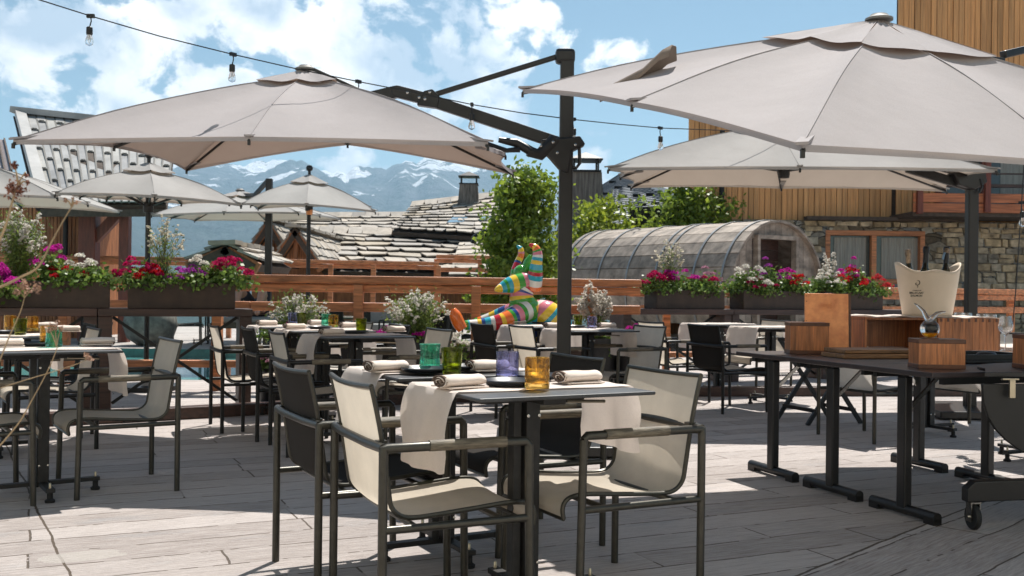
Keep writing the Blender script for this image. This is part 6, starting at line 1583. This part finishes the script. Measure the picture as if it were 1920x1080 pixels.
# ================================================================== BEYOND THE RAILING
bo = MB(); bo.lathe([(.22,0),(.42,.14),(.50,.38),(.46,.62),(.34,.74),(.28,.74),(.26,.66),(.0001,.64)], 28); o = bo.build('stone_trough', M['boulder'], None, smooth=True, loc=ground(282,19.2)+Vector((.0,.0,0))); tag(o, 'round granite trough standing beyond the pool', 'stone pot')
def lounger(p, rz, label, proto=[None]):
    if proto[0] is None:
        r = thing('lounge_sofa', label, 'sofa', p, rz, 'grey lounge seats beyond the railing')
        m = MB(); m.box((0,0,.2), (1.5,.75,.06)); 
        for sx in (-1,1):
            for sy in (-1,1): m.box((sx*.68,sy*.32,.085), (.06,.06,.17))
        m.build('frame', M['alu'], r); m = MB(); m.box((0,-.02,.32), (1.42,.68,.17)); m.build('seat_cushion', M['cushion'], r, bevel=.05)
        m = MB(); m.box((0,.32,.60), (1.42,.16,.42), Matrix.Rotation(R_(-12),3,'X')); m.build('back_cushion', M['cushion'], r, bevel=.05); proto[0] = r; return
    dup(proto[0], p, rz, label)
lounger(ground(560,19.5), R_(5), 'grey lounge seat beyond the railing behind the small market umbrella')
lounger(ground(720,21), R_(-4), 'grey lounge seat beyond the railing behind the centre gaura')
lounger(ground(960,20), R_(3), 'grey lounge seat beyond the railing behind the striped sculpture')
for i, (px, Y, a, lb) in enumerate(((600,15.6,10,'distant bar-height table beyond the railing behind the farthest gaura'),(690,16.5,5,'distant table beyond the railing left of the centre gaura'),(850,16,15,'distant table beyond the railing left of the striped sculpture'),(180,14.0,20,'distant table beyond the railing behind the far left box'),(1000,17.5,0,'distant table beyond the railing behind the sculpture horns'))):
    if 250 < px: t = table(ground(px,Y).x, Y, a, lb); t.scale = (1.5,1.1,1.15)
for i, (px, Y, a, k, lb) in enumerate(((640,15.3,60,'black','distant black chair beyond the railing, left of the railing post'),(655,17.3,200,'black','distant black chair farther beyond the railing behind the coral flowers'),(745,16.2,180,'black','distant black chair beyond the railing behind the centre gaura'),(820,16.8,90,'black','distant black chair beyond the railing right of the centre gaura'),(910,16.3,150,'black','distant black chair beyond the railing left of the sculpture neck'),(1035,16.5,200,'black','distant black chair beyond the railing just left of the mast'))):
    chair(ground(px,Y).x, Y, a, k, lb)
for i, (px, Y, a, k, lb) in enumerate(((350,19.6,20,'grey','pale chair far beyond the pool'),(425,19.8,200,'black','black chair far beyond the pool by the post'),(180,20.1,20,'black','black chair far beyond the pool at left'))):
    chair(ground(px,Y).x, Y, a, k, lb)
t = table(ground(385,20).x, 20.2, 15, 'far table with plants beyond the pool'); geranium(Vector((ground(385,20).x, 20.2, .78)), 'leafy plant with pink flowers on the far table beyond the pool', (.4,.3), .25, 'pink', 900, 8, .04)
rbk = MB(); rbk.tube([(0,0,0),(0,0,.5)], .015, 8); rbk.box((0,0,.53), (.05,.5,.04)); rbk.v = [v for v in rbk.v]; 
# reclining person with drawn-up knees behind the railing
sb = thing('sunbed', 'low sunbed beyond the railing under the reclining person', 'sunbed', ground(465,14.2)+Vector((0,.5,0)))
m = MB(); m.box((0,0,.60), (.75,1.9,.08))
for sx in (-1,1):
    for sy in (-1,1): m.box((sx*.33,sy*.85,.28), (.06,.06,.56))
m.build('frame', M['alu'], sb); m = MB(); m.box((0,0,.67), (.70,1.86,.06)); m.build('mattress', M['cushion'], sb, bevel=.02)
def person(p, label):
    vs_ = {'pel':(0,0,.12),'wst':(0,.22,.12),'chs':(0,.42,.13),'nck':(0,.60,.14),'hed':(0,.68,.15),'top':(0,.80,.15),
           'hl':(-.10,-.03,.12),'kl':(-.17,-.32,.40),'al':(-.16,-.62,.09),'tl':(-.18,-.72,.05),'hr':(.10,-.03,.12),'kr':(.16,-.34,.38),'ar':(.17,-.66,.09),'tr':(.19,-.76,.05),
           'sl':(-.18,.50,.13),'el':(-.30,.28,.08),'wl':(-.22,.05,.10),'sr':(.18,.50,.13),'er':(.30,.28,.08),'wr':(.22,.05,.10)}
    rad_ = dict(pel=.13,wst=.12,chs=.14,nck=.055,hed=.085,top=.08,hl=.095,kl=.062,al=.04,tl=.035,hr=.095,kr=.062,ar=.04,tr=.035,sl=.06,el=.042,wl=.03,sr=.06,er=.042,wr=.03)
    ed = [('pel','wst'),('wst','chs'),('chs','nck'),('nck','hed'),('hed','top'),('pel','hl'),('hl','kl'),('kl','al'),('al','tl'),('pel','hr'),('hr','kr'),('kr','ar'),('ar','tr'),('chs','sl'),('sl','el'),('el','wl'),('chs','sr'),('sr','er'),('er','wr')]
    ks = list(vs_); me = bpy.data.meshes.new('person'); me.from_pydata([vs_[k] for k in ks], [(ks.index(a), ks.index(b)) for a, b in ed], []); o = bpy.data.objects.new('person', me); col.objects.link(o); o.location = p
    md = o.modifiers.new('skin','SKIN'); 
    for i, k in enumerate(ks): me.skin_vertices[0].data[i].radius = (rad_[k],)*2
    me.skin_vertices[0].data[0].use_root = True; md.use_smooth_shade = True
    s2 = o.modifiers.new('sub','SUBSURF'); s2.levels = s2.render_levels = 2; me.materials.append(M['skin'])
    tag(o, label, 'person')
    m = MB(); m.tube([(0,.16,.12),(0,.04,.12)], [.150,.150], 14)
    for s_ in (-1,1): m.tube([(s_*.08,.02,.13),(s_*.12,-.12,.24),(s_*.145,-.22,.33)], [.115,.098,.09], 12)
    m.build('shorts', M['shorts'], o, smooth=True)
person(ground(465,14.2)+Vector((0,.5,.70)), 'person lying on a sunbed beyond the railing in dark shorts, bare knees drawn up')

# ================================================================== DRY STEMS IN THE FOREGROUND
def dry(name, label, pts, r, heads, Y):
    W_ = [P(x, y, Y+dy) for x, y, dy in pts]; o0 = W_[0].copy(); root = thing('dried_flower_stem', label, 'dried flower', o0)
    out = []
    for i in range(len(W_)-1):
        p0, p1, p2, p3 = W_[max(i-1,0)], W_[i], W_[i+1], W_[min(i+2,len(W_)-1)]
        for k in range(6):
            t = k/6; out.append(.5*((2*p1)+(p2-p0)*t+(2*p0-5*p1+4*p2-p3)*t*t+(3*p1-p0-3*p2+p3)*t**3)-o0)
    out.append(W_[-1]-o0); n = len(out); m = MB(); m.tube(out, [r*.75*(1-.6*i/(n-1)) for i in range(n)], 7)
    for hx, hy, bx, by, *_ in heads: a, b = P(bx, by, Y)-o0, P(hx, hy, Y)-o0; m.tube([a, a.lerp(b,.5)+Vector((0,0,.004)), b], [r*.5,r*.4,r*.3], 5)
    m.build('stem', M['dry_stem'], root, smooth=True)
    C = []
    for hx, hy, bx, by, rr, nn, *_ in heads: C.append(np.array(P(hx,hy,Y)-o0)[None]+rng.normal(size=(nn,3))*rr*.45)
    if C: leaves('flower_head', M['dry_head_red' if heads[0][-1] == 'r' else 'dry_head'], root, np.concatenate(C), .0058, .6, up=None)
    return root
dry('a', 'dry straw stem crossing diagonally over the left table to a forked tip', [(-40,880,0),(30,800,0),(60,750,0),(92,690,0),(108,650,0)], .0022, [(103,612,106,650,.010,60),(92,618,106,650,.006,25),(114,616,106,650,.006,25)], 1.8)
dry('b', 'long dry stem rising over the magenta flowers to a bare fork at left', [(-40,545,0),(0,538,0),(38,520,0),(72,500,0),(96,455,0),(118,415,0),(136,385,0)], .0032, [(123,376,135,388,.003,8),(143,380,135,388,.003,10),(138,372,135,388,.003,8)], 1.6)
dry('c', 'dry stem with rust-coloured flower heads at the far left', [(-60,560,0),(-20,490,0),(8,430,0),(24,375,0),(34,345,0),(46,325,0)], .0034, [(30,354,28,362,.015,130,'r'),(27,310,34,345,.006,40,'r'),(20,352,26,365,.007,40,'r'),(38,358,30,362,.007,40,'r'),(49,328,46,326,.003,14,'r'),(52,342,36,347,.003,14,'r')], 1.6)
dry('d', 'dry stem with three pinkish heads in front of the planter at far left', [(-10,700,0),(18,630,0),(38,585,0),(46,558,0)], .0018, [(45,537,46,558,.010,90),(67,541,46,558,.009,60),(32,547,46,558,.006,40)], 1.7)
dry('e', 'thin dry stem stretching right under the left tabletop to a small pink head', [(-20,735,0),(30,718,0),(90,700,0),(140,684,0),(160,676,0)], .0014, [(163,666,160,676,.005,24),(169,672,160,676,.004,18)], 1.8)
